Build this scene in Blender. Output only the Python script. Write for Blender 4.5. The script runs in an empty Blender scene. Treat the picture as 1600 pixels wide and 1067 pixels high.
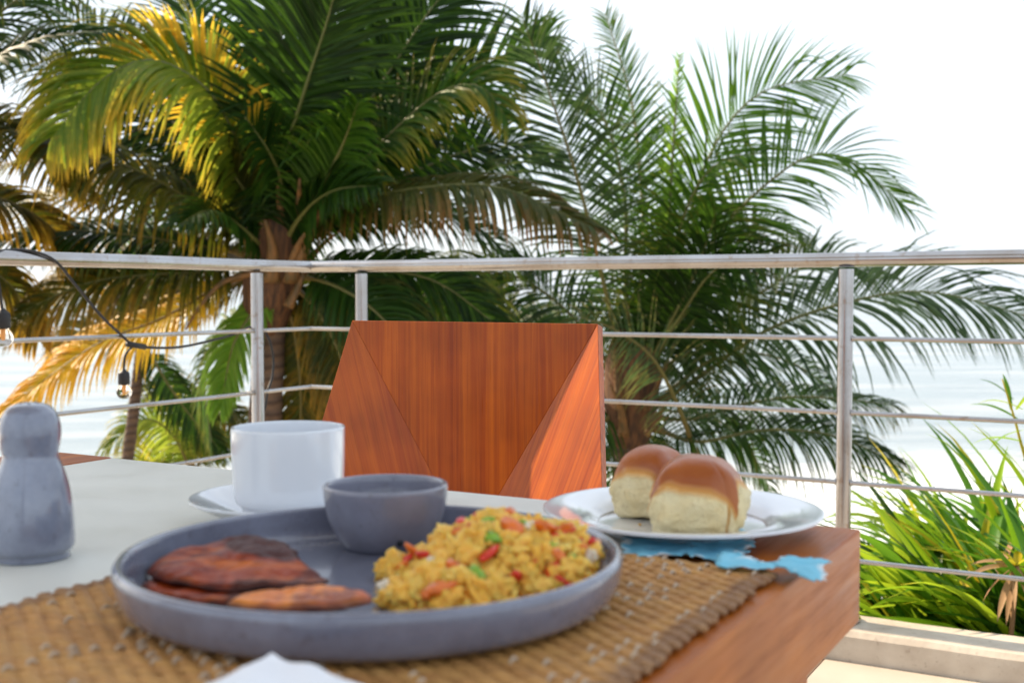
import bpy, bmesh, math, random
from mathutils import Vector, Matrix, noise
random.seed(11)
R = math.radians
S = bpy.context.scene
COL = S.collection

# ------------------------------------------------------------------ camera
F = 1830.0
CAMZ = 0.93
PITCH = math.atan(76.5 / F)
cd = bpy.data.cameras.new('camera')
cam = bpy.data.objects.new('camera', cd)
COL.objects.link(cam)
cam.location = (0, 0, CAMZ)
cam.rotation_euler = (R(90) - PITCH, 0, 0)
cd.sensor_width = 36.0
cd.lens = F / 1600 * 36
cd.clip_start = 0.02
cd.clip_end = 6000
cd.dof.use_dof = True
cd.dof.focus_distance = 1.5
cd.dof.aperture_fstop = 8.6
cd.dof.aperture_blades = 0
S.camera = cam

# ------------------------------------------------------------------ light
SUN_EL = R(32)
sun_h = Vector((-0.86, 0.51)).normalized()
SUN = Vector((sun_h.x * math.cos(SUN_EL), sun_h.y * math.cos(SUN_EL), math.sin(SUN_EL)))
w = bpy.data.worlds.new('World')
S.world = w
w.use_nodes = True
nt = w.node_tree
nt.nodes.clear()
wo = nt.nodes.new('ShaderNodeOutputWorld')
bg = nt.nodes.new('ShaderNodeBackground')
sky = nt.nodes.new('ShaderNodeTexSky')
sky.sky_type = 'NISHITA'
sky.sun_disc = False
sky.sun_elevation = SUN_EL
sky.sun_rotation = math.atan2(sun_h.x, sun_h.y)
sky.dust_density = 2.0
tc = nt.nodes.new('ShaderNodeTexCoord')
mp = nt.nodes.new('ShaderNodeMapping')
mp.inputs['Scale'].default_value = (1.0, 1.0, 3.4)
ns = nt.nodes.new('ShaderNodeTexNoise')
ns.inputs['Scale'].default_value = 2.3
ns.inputs['Detail'].default_value = 6
rp = nt.nodes.new('ShaderNodeMapRange')
rp.inputs['From Min'].default_value = 0.32
rp.inputs['From Max'].default_value = 0.62
rp.inputs['To Min'].default_value = 0.45
rp.inputs['To Max'].default_value = 0.95
mx = nt.nodes.new('ShaderNodeMix')
mx.data_type = 'RGBA'
mx.inputs['B'].default_value = (7.3, 8.0, 8.8, 1)
nt.links.new(tc.outputs['Generated'], mp.inputs['Vector'])
nt.links.new(mp.outputs[0], ns.inputs['Vector'])
nt.links.new(ns.outputs['Fac'], rp.inputs['Value'])
nt.links.new(rp.outputs['Result'], mx.inputs['Factor'])
nt.links.new(sky.outputs[0], mx.inputs['A'])
nt.links.new(mx.outputs['Result'], bg.inputs['Color'])
bg.inputs['Strength'].default_value = 0.088
nt.links.new(bg.outputs[0], wo.inputs['Surface'])

sl = bpy.data.lights.new('sun', 'SUN')
sl.energy = 5.0
sl.angle = R(0.6)
sl.color = (1.0, 0.82, 0.60)
so = bpy.data.objects.new('sun', sl)
COL.objects.link(so)
so.location = (-6, 6, 8)
so.rotation_euler = SUN.to_track_quat('Z', 'Y').to_euler()

S.view_settings.view_transform = 'Standard'
S.view_settings.look = 'None'
S.view_settings.gamma = 1
S.view_settings.use_curve_mapping = False
S.view_settings.exposure = 1.02
S.render.engine = 'CYCLES'
S.cycles.max_bounces = 8
S.cycles.transparent_max_bounces = 8

# ------------------------------------------------------------------ helpers
def at(px, py, d):
    u = (px - 800) / F
    v = -(py - 533.5) / F
    y = math.cos(PITCH) + v * math.sin(PITCH)
    z = -math.sin(PITCH) + v * math.cos(PITCH)
    k = d / y
    return Vector((u * k, d, CAMZ + z * k))

def atz(px, py, z0):
    u = (px - 800) / F
    v = -(py - 533.5) / F
    y = math.cos(PITCH) + v * math.sin(PITCH)
    z = -math.sin(PITCH) + v * math.cos(PITCH)
    k = (z0 - CAMZ) / z
    return Vector((u * k, y * k, z0))

E = Vector((0.874, -0.486, 0)).normalized()     # along the table's back edge, to the right
NB = Vector((-E.y, E.x, 0))                     # away from the camera
def ab(a, b, z=0.0):
    return E * a + NB * b + Vector((0, 0, z))

def tag(o, label=None, cat=None, group=None, kind=None):
    if label: o['label'] = label
    if cat: o['category'] = cat
    if group: o['group'] = group
    if kind: o['kind'] = kind
    return o

def thing(name, label, cat, loc, group=None):
    o = bpy.data.objects.new(name, None)
    o.empty_display_size = 0.05
    COL.objects.link(o)
    o.location = loc
    return tag(o, label, cat, group)

def wloc(o):
    v = Vector(o.location)
    p = o.parent
    while p:
        v += Vector(p.location)
        p = p.parent
    return v

def mesh(name, V, Fc, mat, parent=None, smooth=True, loc=None, attr=None, auto=None):
    org = wloc(parent) if parent else (Vector(loc) if loc is not None else Vector((0, 0, 0)))
    me = bpy.data.meshes.new(name)
    me.from_pydata([tuple(Vector(v) - org) for v in V], [], Fc)
    me.update()
    o = bpy.data.objects.new(name, me)
    COL.objects.link(o)
    if parent: o.parent = parent
    else: o.location = org
    mats = mat if isinstance(mat, (list, tuple)) else [mat]
    for m in mats: me.materials.append(m)
    if smooth:
        me.polygons.foreach_set('use_smooth', [True] * len(me.polygons))
        if auto:
            bm = bmesh.new(); bm.from_mesh(me)
            for e in bm.edges:
                if len(e.link_faces) == 2 and e.calc_face_angle() > R(auto): e.smooth = False
            bm.to_mesh(me); bm.free()
    if attr:
        for k, vals in attr.items():
            a = me.attributes.new(k, 'FLOAT', 'POINT')
            a.data.foreach_set('value', vals)
    return o

def bev(o, wd, seg=2, ang=30):
    m = o.modifiers.new('bevel', 'BEVEL')
    m.width = wd; m.segments = seg; m.limit_method = 'ANGLE'; m.angle_limit = R(ang)
    return o

class G:
    def __init__(s): s.V = []; s.F = []; s.A = []
    def add(s, V, Fc, a=None):
        n = len(s.V)
        s.V += V; s.F += [tuple(i + n for i in f) for f in Fc]
        if a is not None: s.A += a
    def box(s, o, ax, ay, az):
        o = Vector(o)
        P = [o, o + ax, o + ax + ay, o + ay]
        s.add(P + [p + az for p in P], [(3, 2, 1, 0), (4, 5, 6, 7), (0, 1, 5, 4), (1, 2, 6, 5), (2, 3, 7, 6), (3, 0, 4, 7)])
    def tube(s, P, r, n=10, cap=True, flat=1.0):
        P = [Vector(p) for p in P]
        rr = r if isinstance(r, (list, tuple)) else [r] * len(P)
        base = len(s.V)
        up = Vector((0, 0, 1)); prev = None
        for i, p in enumerate(P):
            t = (P[min(i + 1, len(P) - 1)] - P[max(i - 1, 0)]).normalized()
            if prev is None:
                a = t.cross(up)
                if a.length < 0.05: a = t.cross(Vector((0, 1, 0)))
            else:
                a = prev - t * prev.dot(t)
            a.normalize(); b = t.cross(a); prev = a
            for k in range(n):
                th = 2 * math.pi * k / n
                s.V.append(p + a * math.cos(th) * rr[i] + b * math.sin(th) * rr[i] * flat)
        for i in range(len(P) - 1):
            for k in range(n):
                s.F.append((base + i * n + k, base + i * n + (k + 1) % n, base + (i + 1) * n + (k + 1) % n, base + (i + 1) * n + k))
        if cap:
            s.F.append(tuple(base + k for k in range(n))[::-1])
            s.F.append(tuple(base + (len(P) - 1) * n + k for k in range(n)))
    def lathe(s, c, prof, n=96, wob=None):
        c = Vector(c); base = len(s.V)
        for i, (r, z) in enumerate(prof):
            for k in range(n):
                th = 2 * math.pi * k / n
                q = 1 + (wob(th, z) if wob else 0)
                s.V.append(c + Vector((r * q * math.cos(th), r * q * math.sin(th), z)))
        m = len(prof)
        for i in range(m - 1):
            for k in range(n):
                s.F.append((base + i * n + k, base + i * n + (k + 1) % n, base + (i + 1) * n + (k + 1) % n, base + (i + 1) * n + k))
        s.F.append(tuple(base + k for k in range(n))[::-1])
        s.F.append(tuple(base + (m - 1) * n + k for k in range(n)))

def smooth_prof(P, k=6):
    out = []
    for i in range(len(P) - 1):
        p0 = P[max(i - 1, 0)]; p1 = P[i]; p2 = P[i + 1]; p3 = P[min(i + 2, len(P) - 1)]
        for j in range(k):
            t = j / k
            out.append(tuple(0.5 * ((2 * p1[q]) + (-p0[q] + p2[q]) * t + (2 * p0[q] - 5 * p1[q] + 4 * p2[q] - p3[q]) * t * t + (-p0[q] + 3 * p1[q] - 3 * p2[q] + p3[q]) * t ** 3) for q in range(2)))
    out.append(tuple(P[-1]))
    return [(max(a, 1e-5), b) for a, b in out]

def catmull(P, k):
    P = [Vector(p) for p in P]
    out = []
    for i in range(len(P) - 1):
        p0 = P[i - 1] if i else P[0] * 2 - P[1]
        p1 = P[i]; p2 = P[i + 1]
        p3 = P[i + 2] if i + 2 < len(P) else P[-1] * 2 - P[-2]
        for j in range(k):
            t = j / k
            out.append(0.5 * ((2 * p1) + (-p0 + p2) * t + (2 * p0 - 5 * p1 + 4 * p2 - p3) * t * t + (-p0 + 3 * p1 - 3 * p2 + p3) * t ** 3))
    out.append(P[-1].copy())
    return out

# ------------------------------------------------------------------ materials
class M:
    """small node-material builder"""
    def __init__(s, name):
        s.m = bpy.data.materials.new(name); s.m.use_nodes = True
        s.t = s.m.node_tree; s.t.nodes.clear()
        s.out = s.t.nodes.new('ShaderNodeOutputMaterial')
        s.b = s.t.nodes.new('ShaderNodeBsdfPrincipled')
        s.t.links.new(s.b.outputs[0], s.out.inputs['Surface'])
        s.co = s.t.nodes.new('ShaderNodeTexCoord').outputs['Object']
    def n(s, kind, **kw):
        x = s.t.nodes.new(kind)
        for k, v in kw.items():
            if k in x.inputs: s.put(x.inputs[k], v)
            else: setattr(x, k, v)
        return x
    def put(s, i, v):
        if isinstance(v, bpy.types.NodeSocket): s.t.links.new(v, i)
        else: i.default_value = v
    def set(s, **kw):
        for k, v in kw.items(): s.put(s.b.inputs[k.replace('_', ' ')], v)
        return s
    def noise(s, scale, detail=4, vec=None, rough=0.55, dist=0.0):
        x = s.n('ShaderNodeTexNoise', Scale=scale, Detail=detail, Roughness=rough, Distortion=dist)
        s.put(x.inputs['Vector'], vec if vec is not None else s.co)
        return x.outputs['Fac']
    def scale(s, v, vec=None):
        x = s.n('ShaderNodeMapping', Scale=v)
        s.put(x.inputs['Vector'], vec if vec is not None else s.co)
        return x.outputs[0]
    def rng(s, v, a, b, c=0.0, d=1.0):
        x = s.n('ShaderNodeMapRange')
        for k, q in (('Value', v), ('From Min', a), ('From Max', b), ('To Min', c), ('To Max', d)): s.put(x.inputs[k], q)
        return x.outputs['Result']
    def mix(s, f, a, b, mode='MIX'):
        x = s.n('ShaderNodeMix', data_type='RGBA', blend_type=mode)
        s.put(x.inputs['Factor'], f); s.put(x.inputs['A'], c4(a)); s.put(x.inputs['B'], c4(b))
        return x.outputs['Result']
    def math(s, op, a, b=0.0):
        x = s.n('ShaderNodeMath', operation=op)
        s.put(x.inputs[0], a); s.put(x.inputs[1], b)
        return x.outputs[0]
    def bump(s, h, st=0.3, dist=0.01):
        x = s.n('ShaderNodeBump', Strength=st, Distance=dist, Height=h)
        s.put(s.b.inputs['Normal'], x.outputs[0])
        return x.outputs[0]
    def attr(s, name):
        return s.n('ShaderNodeAttribute', attribute_name=name).outputs['Fac']
    def rnd(s):
        return s.n('ShaderNodeObjectInfo').outputs['Random']

def c4(c):
    return (c[0], c[1], c[2], 1.0) if isinstance(c, tuple) and len(c) == 3 else c

def wood(name, axis, dark, mid, lite, rough=0.42, gs=26.0, coat=0.0):
    a = Vector(axis).normalized()
    b = a.cross(Vector((0.1, 0.3, 0.9)) if abs(a.z) < 0.7 else Vector((0.9, 0.3, 0.1))).normalized()
    c = a.cross(b).normalized()
    k = M(name)
    def dot(v, sc):
        x = k.n('ShaderNodeVectorMath', operation='DOT_PRODUCT')
        k.put(x.inputs[0], k.co); k.put(x.inputs[1], tuple(v))
        return k.math('MULTIPLY', x.outputs['Value'], sc)
    cb = k.n('ShaderNodeCombineXYZ')
    k.put(cb.inputs[0], dot(a, 1.6)); k.put(cb.inputs[1], dot(b, gs)); k.put(cb.inputs[2], dot(c, gs))
    v = cb.outputs[0]
    n1 = k.noise(1.0, 4, v, 0.6, 0.6)
    n2 = k.noise(5.0, 4, v, 0.7)
    n3 = k.noise(9.0, 3)
    col = k.mix(k.rng(n1, 0.35, 0.65), mid, lite)
    st = k.n('ShaderNodeTexWave', Scale=0.55, Distortion=7.0, Detail=3.0)
    st.bands_direction = 'Y'
    k.put(st.inputs['Vector'], v)
    k.b.inputs['Specular IOR Level'].default_value = 0.28
    col = k.mix(k.math('MULTIPLY', k.rng(st.outputs['Fac'], 0.35, 1.0), k.math('MULTIPLY', k.rng(n3, 0.3, 0.6), 0.22)), col, dark)
    col = k.mix(k.math('MULTIPLY', k.rng(n2, 0.55, 0.75), 0.4), col, dark)
    col = k.mix(k.math('MULTIPLY', k.rng(n3, 0.35, 0.7), 0.35), col, dark)
    k.set(Base_Color=col, Roughness=k.rng(n2, 0.3, 0.8, rough - 0.06, rough + 0.14), Coat_Weight=coat, Coat_Roughness=0.2)
    k.bump(n2, 0.12, 0.001)
    return k.m

WD = dict(dark=(0.12, 0.022, 0.003), mid=(0.34, 0.078, 0.006), lite=(0.52, 0.155, 0.012))

k = M('white_paint')
n = k.noise(3.0, 5)
k.set(Base_Color=k.mix(k.rng(n, 0.3, 0.7), (0.62, 0.62, 0.57), (0.72, 0.715, 0.66)), Roughness=k.rng(k.noise(14, 4), 0.3, 0.7, 0.3, 0.5))
k.bump(k.noise(220, 3), 0.05, 0.0006)
MAT_PAINT = k.m

def ceramic(name, base, dark, edge=None, rough=0.3, speck=0.35):
    k = M(name)
    a = k.noise(22, 7, None, 0.65); b = k.noise(160, 3); c = k.noise(9, 5, None, 0.6, 0.8)
    col = k.mix(k.rng(a, 0.35, 0.65), base, dark)
    col = k.mix(k.math('MULTIPLY', k.rng(c, 0.5, 0.7), 0.38), col, tuple(x * 0.55 for x in dark))
    col = k.mix(k.math('MULTIPLY', k.rng(b, 0.62, 0.72), speck), col, (0.06, 0.05, 0.05))
    if edge:
        ge = k.n('ShaderNodeNewGeometry').outputs['Pointiness']
        col = k.mix(k.math('MULTIPLY', k.rng(ge, 0.52, 0.56), 0.6), col, edge)
    k.set(Base_Color=col, Roughness=k.rng(a, 0.3, 0.7, rough - 0.05, rough + 0.12), Coat_Weight=0.9, Coat_Roughness=0.09)
    k.bump(k.math('ADD', a, k.math('MULTIPLY', b, 0.15)), 0.12, 0.002)
    return k.m
MAT_GREY = ceramic('grey_stoneware', (0.20, 0.215, 0.285), (0.135, 0.14, 0.19), (0.42, 0.34, 0.32), 0.2)
MAT_BOWL = ceramic('grey_bowl_glaze', (0.19, 0.195, 0.255), (0.15, 0.15, 0.195), (0.26, 0.2, 0.18), 0.42)
MAT_SHAKER = ceramic('shaker_glaze', (0.24, 0.265, 0.34), (0.15, 0.165, 0.225), None, 0.14, 0.2)
k = M('white_porcelain')
k.set(Base_Color=k.mix(k.noise(8, 3), (0.70, 0.73, 0.78), (0.76, 0.78, 0.82)), Roughness=0.12, Coat_Weight=0.6, Coat_Roughness=0.04)
MAT_PORC = k.m
k = M('dark_hole'); k.set(Base_Color=(0.01, 0.01, 0.012, 1), Roughness=0.8); MAT_HOLE = k.m

k = M('brushed_steel')
sv = k.scale((600, 600, 6))
n = k.noise(1.0, 3, sv)
n2 = k.noise(7, 4)
n3 = k.noise(60, 3)
col = k.mix(k.rng(n2, 0.4, 0.75), (0.47, 0.46, 0.46), (0.36, 0.32, 0.29))
col = k.mix(k.math('MULTIPLY', k.rng(n3, 0.6, 0.7), 0.5), col, (0.3, 0.2, 0.13))
k.set(Base_Color=col, Metallic=1.0, Roughness=k.rng(n, 0.3, 0.7, 0.14, 0.26))
k.bump(n3, 0.03, 0.001)
MAT_STEEL = k.m

def leafmat(name, green, green2, dry, trans=0.35, rough=0.5, vein=60):
    k = M(name)
    at_ = k.attr('dry'); rn = k.attr('vary')
    n = k.noise(2.2, 3); n2 = k.noise(28, 3)
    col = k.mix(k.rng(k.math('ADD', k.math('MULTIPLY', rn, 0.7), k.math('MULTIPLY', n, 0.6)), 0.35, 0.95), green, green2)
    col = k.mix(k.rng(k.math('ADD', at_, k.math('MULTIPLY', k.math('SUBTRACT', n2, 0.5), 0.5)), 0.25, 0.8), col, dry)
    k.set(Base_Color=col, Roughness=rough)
    k.b.inputs['Specular IOR Level'].default_value = 0.22
    tr = k.n('ShaderNodeBsdfTranslucent')
    tcol = k.mix(0.6, col, (1.6, 1.7, 0.45), 'MULTIPLY')
    g = k.n('ShaderNodeGamma', Gamma=0.72); k.put(g.inputs[0], tcol)
    k.put(tr.inputs['Color'], g.outputs[0])
    ms = k.n('ShaderNodeMixShader'); ms.inputs[0].default_value = trans
    k.t.links.new(k.b.outputs[0], ms.inputs[1]); k.t.links.new(tr.outputs[0], ms.inputs[2])
    k.t.links.new(ms.outputs[0], k.out.inputs['Surface'])
    return k.m
LF = {
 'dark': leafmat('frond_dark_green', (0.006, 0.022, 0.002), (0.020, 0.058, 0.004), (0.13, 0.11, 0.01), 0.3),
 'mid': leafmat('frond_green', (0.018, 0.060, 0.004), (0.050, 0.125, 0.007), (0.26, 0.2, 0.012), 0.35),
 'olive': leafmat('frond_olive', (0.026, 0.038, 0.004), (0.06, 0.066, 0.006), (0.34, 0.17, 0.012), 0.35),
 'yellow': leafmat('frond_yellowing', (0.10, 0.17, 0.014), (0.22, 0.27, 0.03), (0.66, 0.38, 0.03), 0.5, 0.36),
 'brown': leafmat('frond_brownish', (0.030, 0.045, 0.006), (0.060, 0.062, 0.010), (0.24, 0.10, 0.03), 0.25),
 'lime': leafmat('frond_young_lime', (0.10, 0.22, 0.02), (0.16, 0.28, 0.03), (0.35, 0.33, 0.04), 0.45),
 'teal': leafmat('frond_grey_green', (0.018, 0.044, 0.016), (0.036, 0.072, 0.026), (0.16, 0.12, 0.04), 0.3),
}
k = M('frond_stalk')
k.set(Base_Color=k.mix(k.rng(k.attr('dry'), 0.0, 1.0), (0.10, 0.11, 0.022), (0.24, 0.11, 0.028)), Roughness=0.5)
MAT_STALK = k.m
k = M('frond_boot')
n = k.noise(1.0, 4, k.scale((30, 30, 5)))
k.set(Base_Color=k.mix(k.rng(n, 0.3, 0.7), (0.20, 0.085, 0.018), (0.06, 0.04, 0.010)), Roughness=0.65)
k.bump(n, 0.4, 0.01)
MAT_BOOT = k.m
k = M('palm_bark')
n = k.noise(6, 6); rings = k.n('ShaderNodeTexWave', Scale=4.2, Distortion=2.5, Detail=3.0); rings.bands_direction = 'Z'
k.put(rings.inputs['Vector'], k.co)
col = k.mix(k.rng(n, 0.3, 0.7), (0.07, 0.042, 0.026), (0.14, 0.088, 0.058))
col = k.mix(k.math('MULTIPLY', k.rng(rings.outputs['Fac'], 0.6, 0.95), 0.7), col, (0.04, 0.022, 0.015))
k.set(Base_Color=col, Roughness=0.85)
k.bump(k.math('ADD', n, rings.outputs['Fac']), 0.5, 0.02)
MAT_BARK = k.m
k = M('fibre_mesh')
n = k.noise(1.0, 5, k.scale((40, 40, 4)))
k.set(Base_Color=k.mix(k.rng(n, 0.35, 0.65), (0.04, 0.02, 0.01), (0.14, 0.06, 0.022)), Roughness=0.9)
k.bump(n, 0.6, 0.01)
MAT_FIBRE = k.m

STRAP = {
 'green': leafmat('strap_green', (0.028, 0.11, 0.006), (0.075, 0.2, 0.010), (0.4, 0.34, 0.03), 0.35, 0.4),
 'lime': leafmat('strap_lime', (0.15, 0.30, 0.010), (0.32, 0.44, 0.016), (0.6, 0.45, 0.03), 0.45, 0.4),
 'deep': leafmat('strap_deep', (0.012, 0.05, 0.008), (0.03, 0.09, 0.012), (0.25, 0.2, 0.03), 0.25, 0.3),
 'yellow': leafmat('strap_yellow', (0.35, 0.32, 0.02), (0.6, 0.42, 0.02), (0.45, 0.16, 0.05), 0.4, 0.35),
 'dry': leafmat('strap_dry', (0.36, 0.22, 0.11), (0.26, 0.13, 0.07), (0.42, 0.18, 0.11), 0.2, 0.6),
}

# ------------------------------------------------------------------ the setting
k = M('sea_water')
geo = k.n('ShaderNodeNewGeometry').outputs['Position']
sep = k.n('ShaderNodeSeparateXYZ'); k.put(sep.inputs[0], geo)
v1 = k.scale((0.5, 1.4, 1), geo)
w1 = k.noise(1.0, 5, v1); w2 = k.noise(0.18, 3, k.scale((0.3, 1, 1), geo)); fo = k.noise(0.55, 7, k.scale((0.35, 1.0, 1), geo), 0.65)
near = k.rng(sep.outputs['Y'], 36.5, 41.0, 1.0, 0.0)
fmask = k.math('MULTIPLY', near, k.rng(fo, 0.36, 0.5))
patch = k.rng(w2, 0.45, 0.6)
wc = k.mix(patch, (0.22, 0.27, 0.29), (0.32, 0.355, 0.365))
wc = k.mix(fmask, wc, (0.8, 0.82, 0.83))
k.set(Base_Color=wc, Roughness=k.rng(fmask, 0, 1, 0.22, 0.7))
k.b.inputs['IOR'].default_value = 1.33
k.bump(w1, 0.6, 0.3)
MAT_SEA = k.m
def sea_z(x, y):
    z = 0.0
    yc = 40.0 - (x - 14) * 0.35
    if x > 4 and y < 120:
        e = (y - yc)
        a = min(1, max(0, (x - 10.5) / 4))
        z += 0.55 * a * (math.exp(-(e / 0.9) ** 2) if e < 0 else math.exp(-(e / 3.2) ** 2))
    if y < 200:
        z += 0.05 * noise.noise(Vector((x * 0.12, y * 0.3, 0))) * min(1, y / 40)
    return z
V = []; Fc = []
NR, NC = 260, 150
SEAZ = -5.0
for i in range(NR):
    t = i / (NR - 1)
    y = 11 + 85 * t * 1.15 if t < 0.85 else 94.1 * (5000 / 94.1) ** ((t - 0.85) / 0.15)
    for j in range(NC):
        x = (j / (NC - 1) * 2 - 1) * (y * 1.1 + 16)
        V.append((x, y, SEAZ + sea_z(x, y)))
for i in range(NR - 1):
    for j in range(NC - 1):
        a = i * NC + j
        Fc.append((a, a + 1, a + NC + 1, a + NC))
tag(mesh('sea', V, Fc, MAT_SEA), kind='structure')

k = M('beach_sand')
k.set(Base_Color=k.mix(k.noise(0.8, 6), (0.42, 0.36, 0.27), (0.52, 0.46, 0.37)), Roughness=0.9)
k.bump(k.noise(4, 6), 0.6, 0.1)
MAT_SAND = k.m
V = []; Fc = []
NX, NY = 70, 44
for i in range(NY):
    for j in range(NX):
        y = -14 + 34 * i / (NY - 1); x = -40 + 80 * j / (NX - 1)
        b = NB.x * x + NB.y * y
        z = -3.6 - max(0, (b - 6)) * 0.13 + 0.25 * noise.noise(Vector((x * 0.3, y * 0.3, 3)))
        V.append((x, y, z))
for i in range(NY - 1):
    for j in range(NX - 1):
        a = i * NX + j; Fc.append((a, a + 1, a + NX + 1, a + NX))
tag(mesh('ground', V, Fc, MAT_SAND), kind='structure')

# terrace
k = M('terrace_render')
k.set(Base_Color=k.mix(k.noise(5, 6), (0.55, 0.47, 0.38), (0.68, 0.60, 0.50)), Roughness=0.85)
k.bump(k.noise(60, 5), 0.3, 0.004)
MAT_REND = k.m
k = M('stone_kerb')
n = k.noise(9, 6); n2 = k.noise(70, 4)
col = k.mix(k.rng(n, 0.35, 0.7), (0.56, 0.49, 0.40), (0.40, 0.33, 0.26))
col = k.mix(k.math('MULTIPLY', k.rng(n2, 0.6, 0.75), 0.4), col, (0.2, 0.14, 0.1))
k.set(Base_Color=col, Roughness=0.8)
k.bump(k.math('ADD', n, n2), 0.35, 0.004)
MAT_KERB = k.m
k = M('floor_tile')
n = k.noise(4, 6)
col = k.mix(k.rng(n, 0.3, 0.75), (0.52, 0.46, 0.38), (0.40, 0.34, 0.27))
col = k.mix(k.math('MULTIPLY', k.rnd(), 0.25), col, (0.5, 0.42, 0.34))
k.set(Base_Color=col, Roughness=0.55)
k.bump(k.noise(80, 4), 0.15, 0.002)
MAT_TILE = k.m
k = M('grout'); k.set(Base_Color=(0.09, 0.07, 0.055, 1), Roughness=0.95); MAT_GROUT = k.m
CA, CB = -2.45, 3.043       # railing corner in terrace coordinates
g = G()
g.box(ab(CA - 0.12, -4, -0.35), E * 7.6, NB * (4 + CB + 0.12), Vector((0, 0, 0.34)))
slab = tag(mesh('terrace_slab', g.V, g.F, MAT_REND, smooth=False), kind='structure')
g = G()
g.box(ab(CA + 0.02, -3.95, -4.2), E * 7.2, NB * (3.95 + CB - 0.05), Vector((0, 0, 3.84)))
tag(mesh('terrace_wall', g.V, g.F, MAT_REND, smooth=False), kind='structure')
g = G(); g.box(ab(CA - 0.11, -3.99, -0.01), E * 7.58, NB * (3.99 + CB + 0.11), Vector((0, 0, 0.006)))
fl = tag(mesh('floor', g.V, g.F, MAT_GROUT, smooth=False), kind='structure')
tile_me = None
a_lines = -0.735; T = 0.4
for ia in range(-4, 9):
    for ib in range(0, 9):
        a0 = a_lines + ia * T; b1 = CB - 0.095 - ib * T
        if a0 + T > 4.5: continue
        aa = max(a0, CA + 0.09)
        if aa - a0 > 0.3: continue
        c = ab(a0 + T / 2, b1 - T / 2, 0)
        if tile_me is None or aa > a0:
            g = G(); g.box(ab(aa + 0.003, b1 - T + 0.003, -0.003), E * (T - 0.006 - (aa - a0)), NB * (T - 0.006), Vector((0, 0, 0.007)))
            o = mesh('tile', [v - c for v in g.V], g.F, MAT_TILE, smooth=False)
            bev(o, 0.0015, 1)
            o.parent = fl; o.location = c
            if aa == a0: tile_me = o
        else:
            o = tile_me.copy(); COL.objects.link(o); o.parent = fl; o.location = c
# kerb stones on both edges
kb = bpy.data.objects.new('kerb', None); COL.objects.link(kb); tag(kb, kind='structure')
def kerbstone(a0, a1, b0, b1, seed):
    g = G()
    nA = 14
    along_a = (a1 - a0) > (b1 - b0)
    ring = []
    for i in range(nA + 1):
        t = i / nA
        pts = []
        for (u, z) in ((0, 0.002), (0, 0.066), (0.06, 0.079), (0.5, 0.082), (0.94, 0.079), (1, 0.066), (1, 0.002)):
            if along_a: p = ab(a0 + (a1 - a0) * t, b0 + (b1 - b0) * u, z)
            else: p = ab(a0 + (a1 - a0) * u, b0 + (b1 - b0) * t, z)
            q = noise.noise_vector(p * 9 + Vector((seed, 0, 0))) * 0.0022
            pts.append(p + Vector((q.x, q.y, q.z if z > .01 else 0)))
        ring.append(pts)
    n = len(g.V)
    for r_ in ring: g.V += r_
    for i in range(nA):
        for j in range(6):
            f = (i * 7 + j, i * 7 + j + 1, (i + 1) * 7 + j + 1, (i + 1) * 7 + j)
            g.F.append(f if along_a else f[::-1])
    g.F.append(tuple(range(7))[::-1]); g.F.append(tuple(nA * 7 + q for q in range(7)))
    bm = bmesh.new(); me = bpy.data.meshes.new('x'); me.from_pydata([tuple(v) for v in g.V], [], g.F); bm.from_mesh(me)
    bmesh.ops.recalc_face_normals(bm, faces=bm.faces)
    F2 = [tuple(v.index for v in f.verts) for f in bm.faces]; bm.free(); bpy.data.meshes.remove(me)
    mesh('kerb_stone', g.V, F2, MAT_KERB, kb, auto=35)
a = CA + 0.09
s_ = 0
while a < 4.4:
    kerbstone(a + 0.002, a + 1.196, CB - 0.09, CB + 0.085, s_); a += 1.2; s_ += 1
b = CB + 0.085
while b > -2:
    kerbstone(CA - 0.085, CA + 0.088, b - 1.196, b - 0.002, s_); b -= 1.2; s_ += 1

# unseen roof, added and sized to shade the table but leave the chair sunlit
k = M('shade_roof_plaster'); k.set(Base_Color=k.mix(k.noise(3, 4), (0.5, 0.49, 0.47), (0.58, 0.57, 0.55)), Roughness=0.85); MAT_SHADE_ROOF = k.m
rf = bpy.data.objects.new('shade_roof', None); COL.objects.link(rf); tag(rf, kind='structure')
g = G(); g.box(ab(-5.4, -0.75, 2.7), E * 5.6, NB * 1.90, Vector((0, 0, 0.14)))
mesh('shade_slab', g.V, g.F, MAT_SHADE_ROOF, rf, smooth=False)
for aa, bb in ((-2.3, 0.85), (-2.3, -0.7), (-0.05, -0.74)):
    g = G(); g.box(ab(aa, bb, 0.004), E * 0.12, NB * 0.12, Vector((0, 0, 2.694)))
    mesh('shade_roof_post', g.V, g.F, MAT_SHADE_ROOF, rf, smooth=False)

# planting bed past the kerb on the right
k = M('soil')
k.set(Base_Color=k.mix(k.noise(8, 6), (0.09, 0.055, 0.03), (0.2, 0.14, 0.09)), Roughness=0.95)
k.bump(k.noise(30, 5), 0.7, 0.02)
MAT_SOIL = k.m
V = []; Fc = []
for i in range(16):
    for j in range(40):
        a = -0.4 + 5.2 * j / 39; b = CB + 0.125 + 1.55 * i / 15
        edge = min(i, 15 - i, j, 39 - j)
        z = -0.32 - 0.12 * i / 15 + 0.04 * noise.noise(Vector((a * 3, b * 3, 0))) if 15 - i > 0 and j > 0 and j < 39 else -3.9
        V.append(ab(a, b, z))
for i in range(15):
    for j in range(39):
        a = i * 40 + j; Fc.append((a, a + 1, a + 41, a + 40))
tag(mesh('planting_bed', V, Fc, MAT_SOIL), kind='structure')

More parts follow.
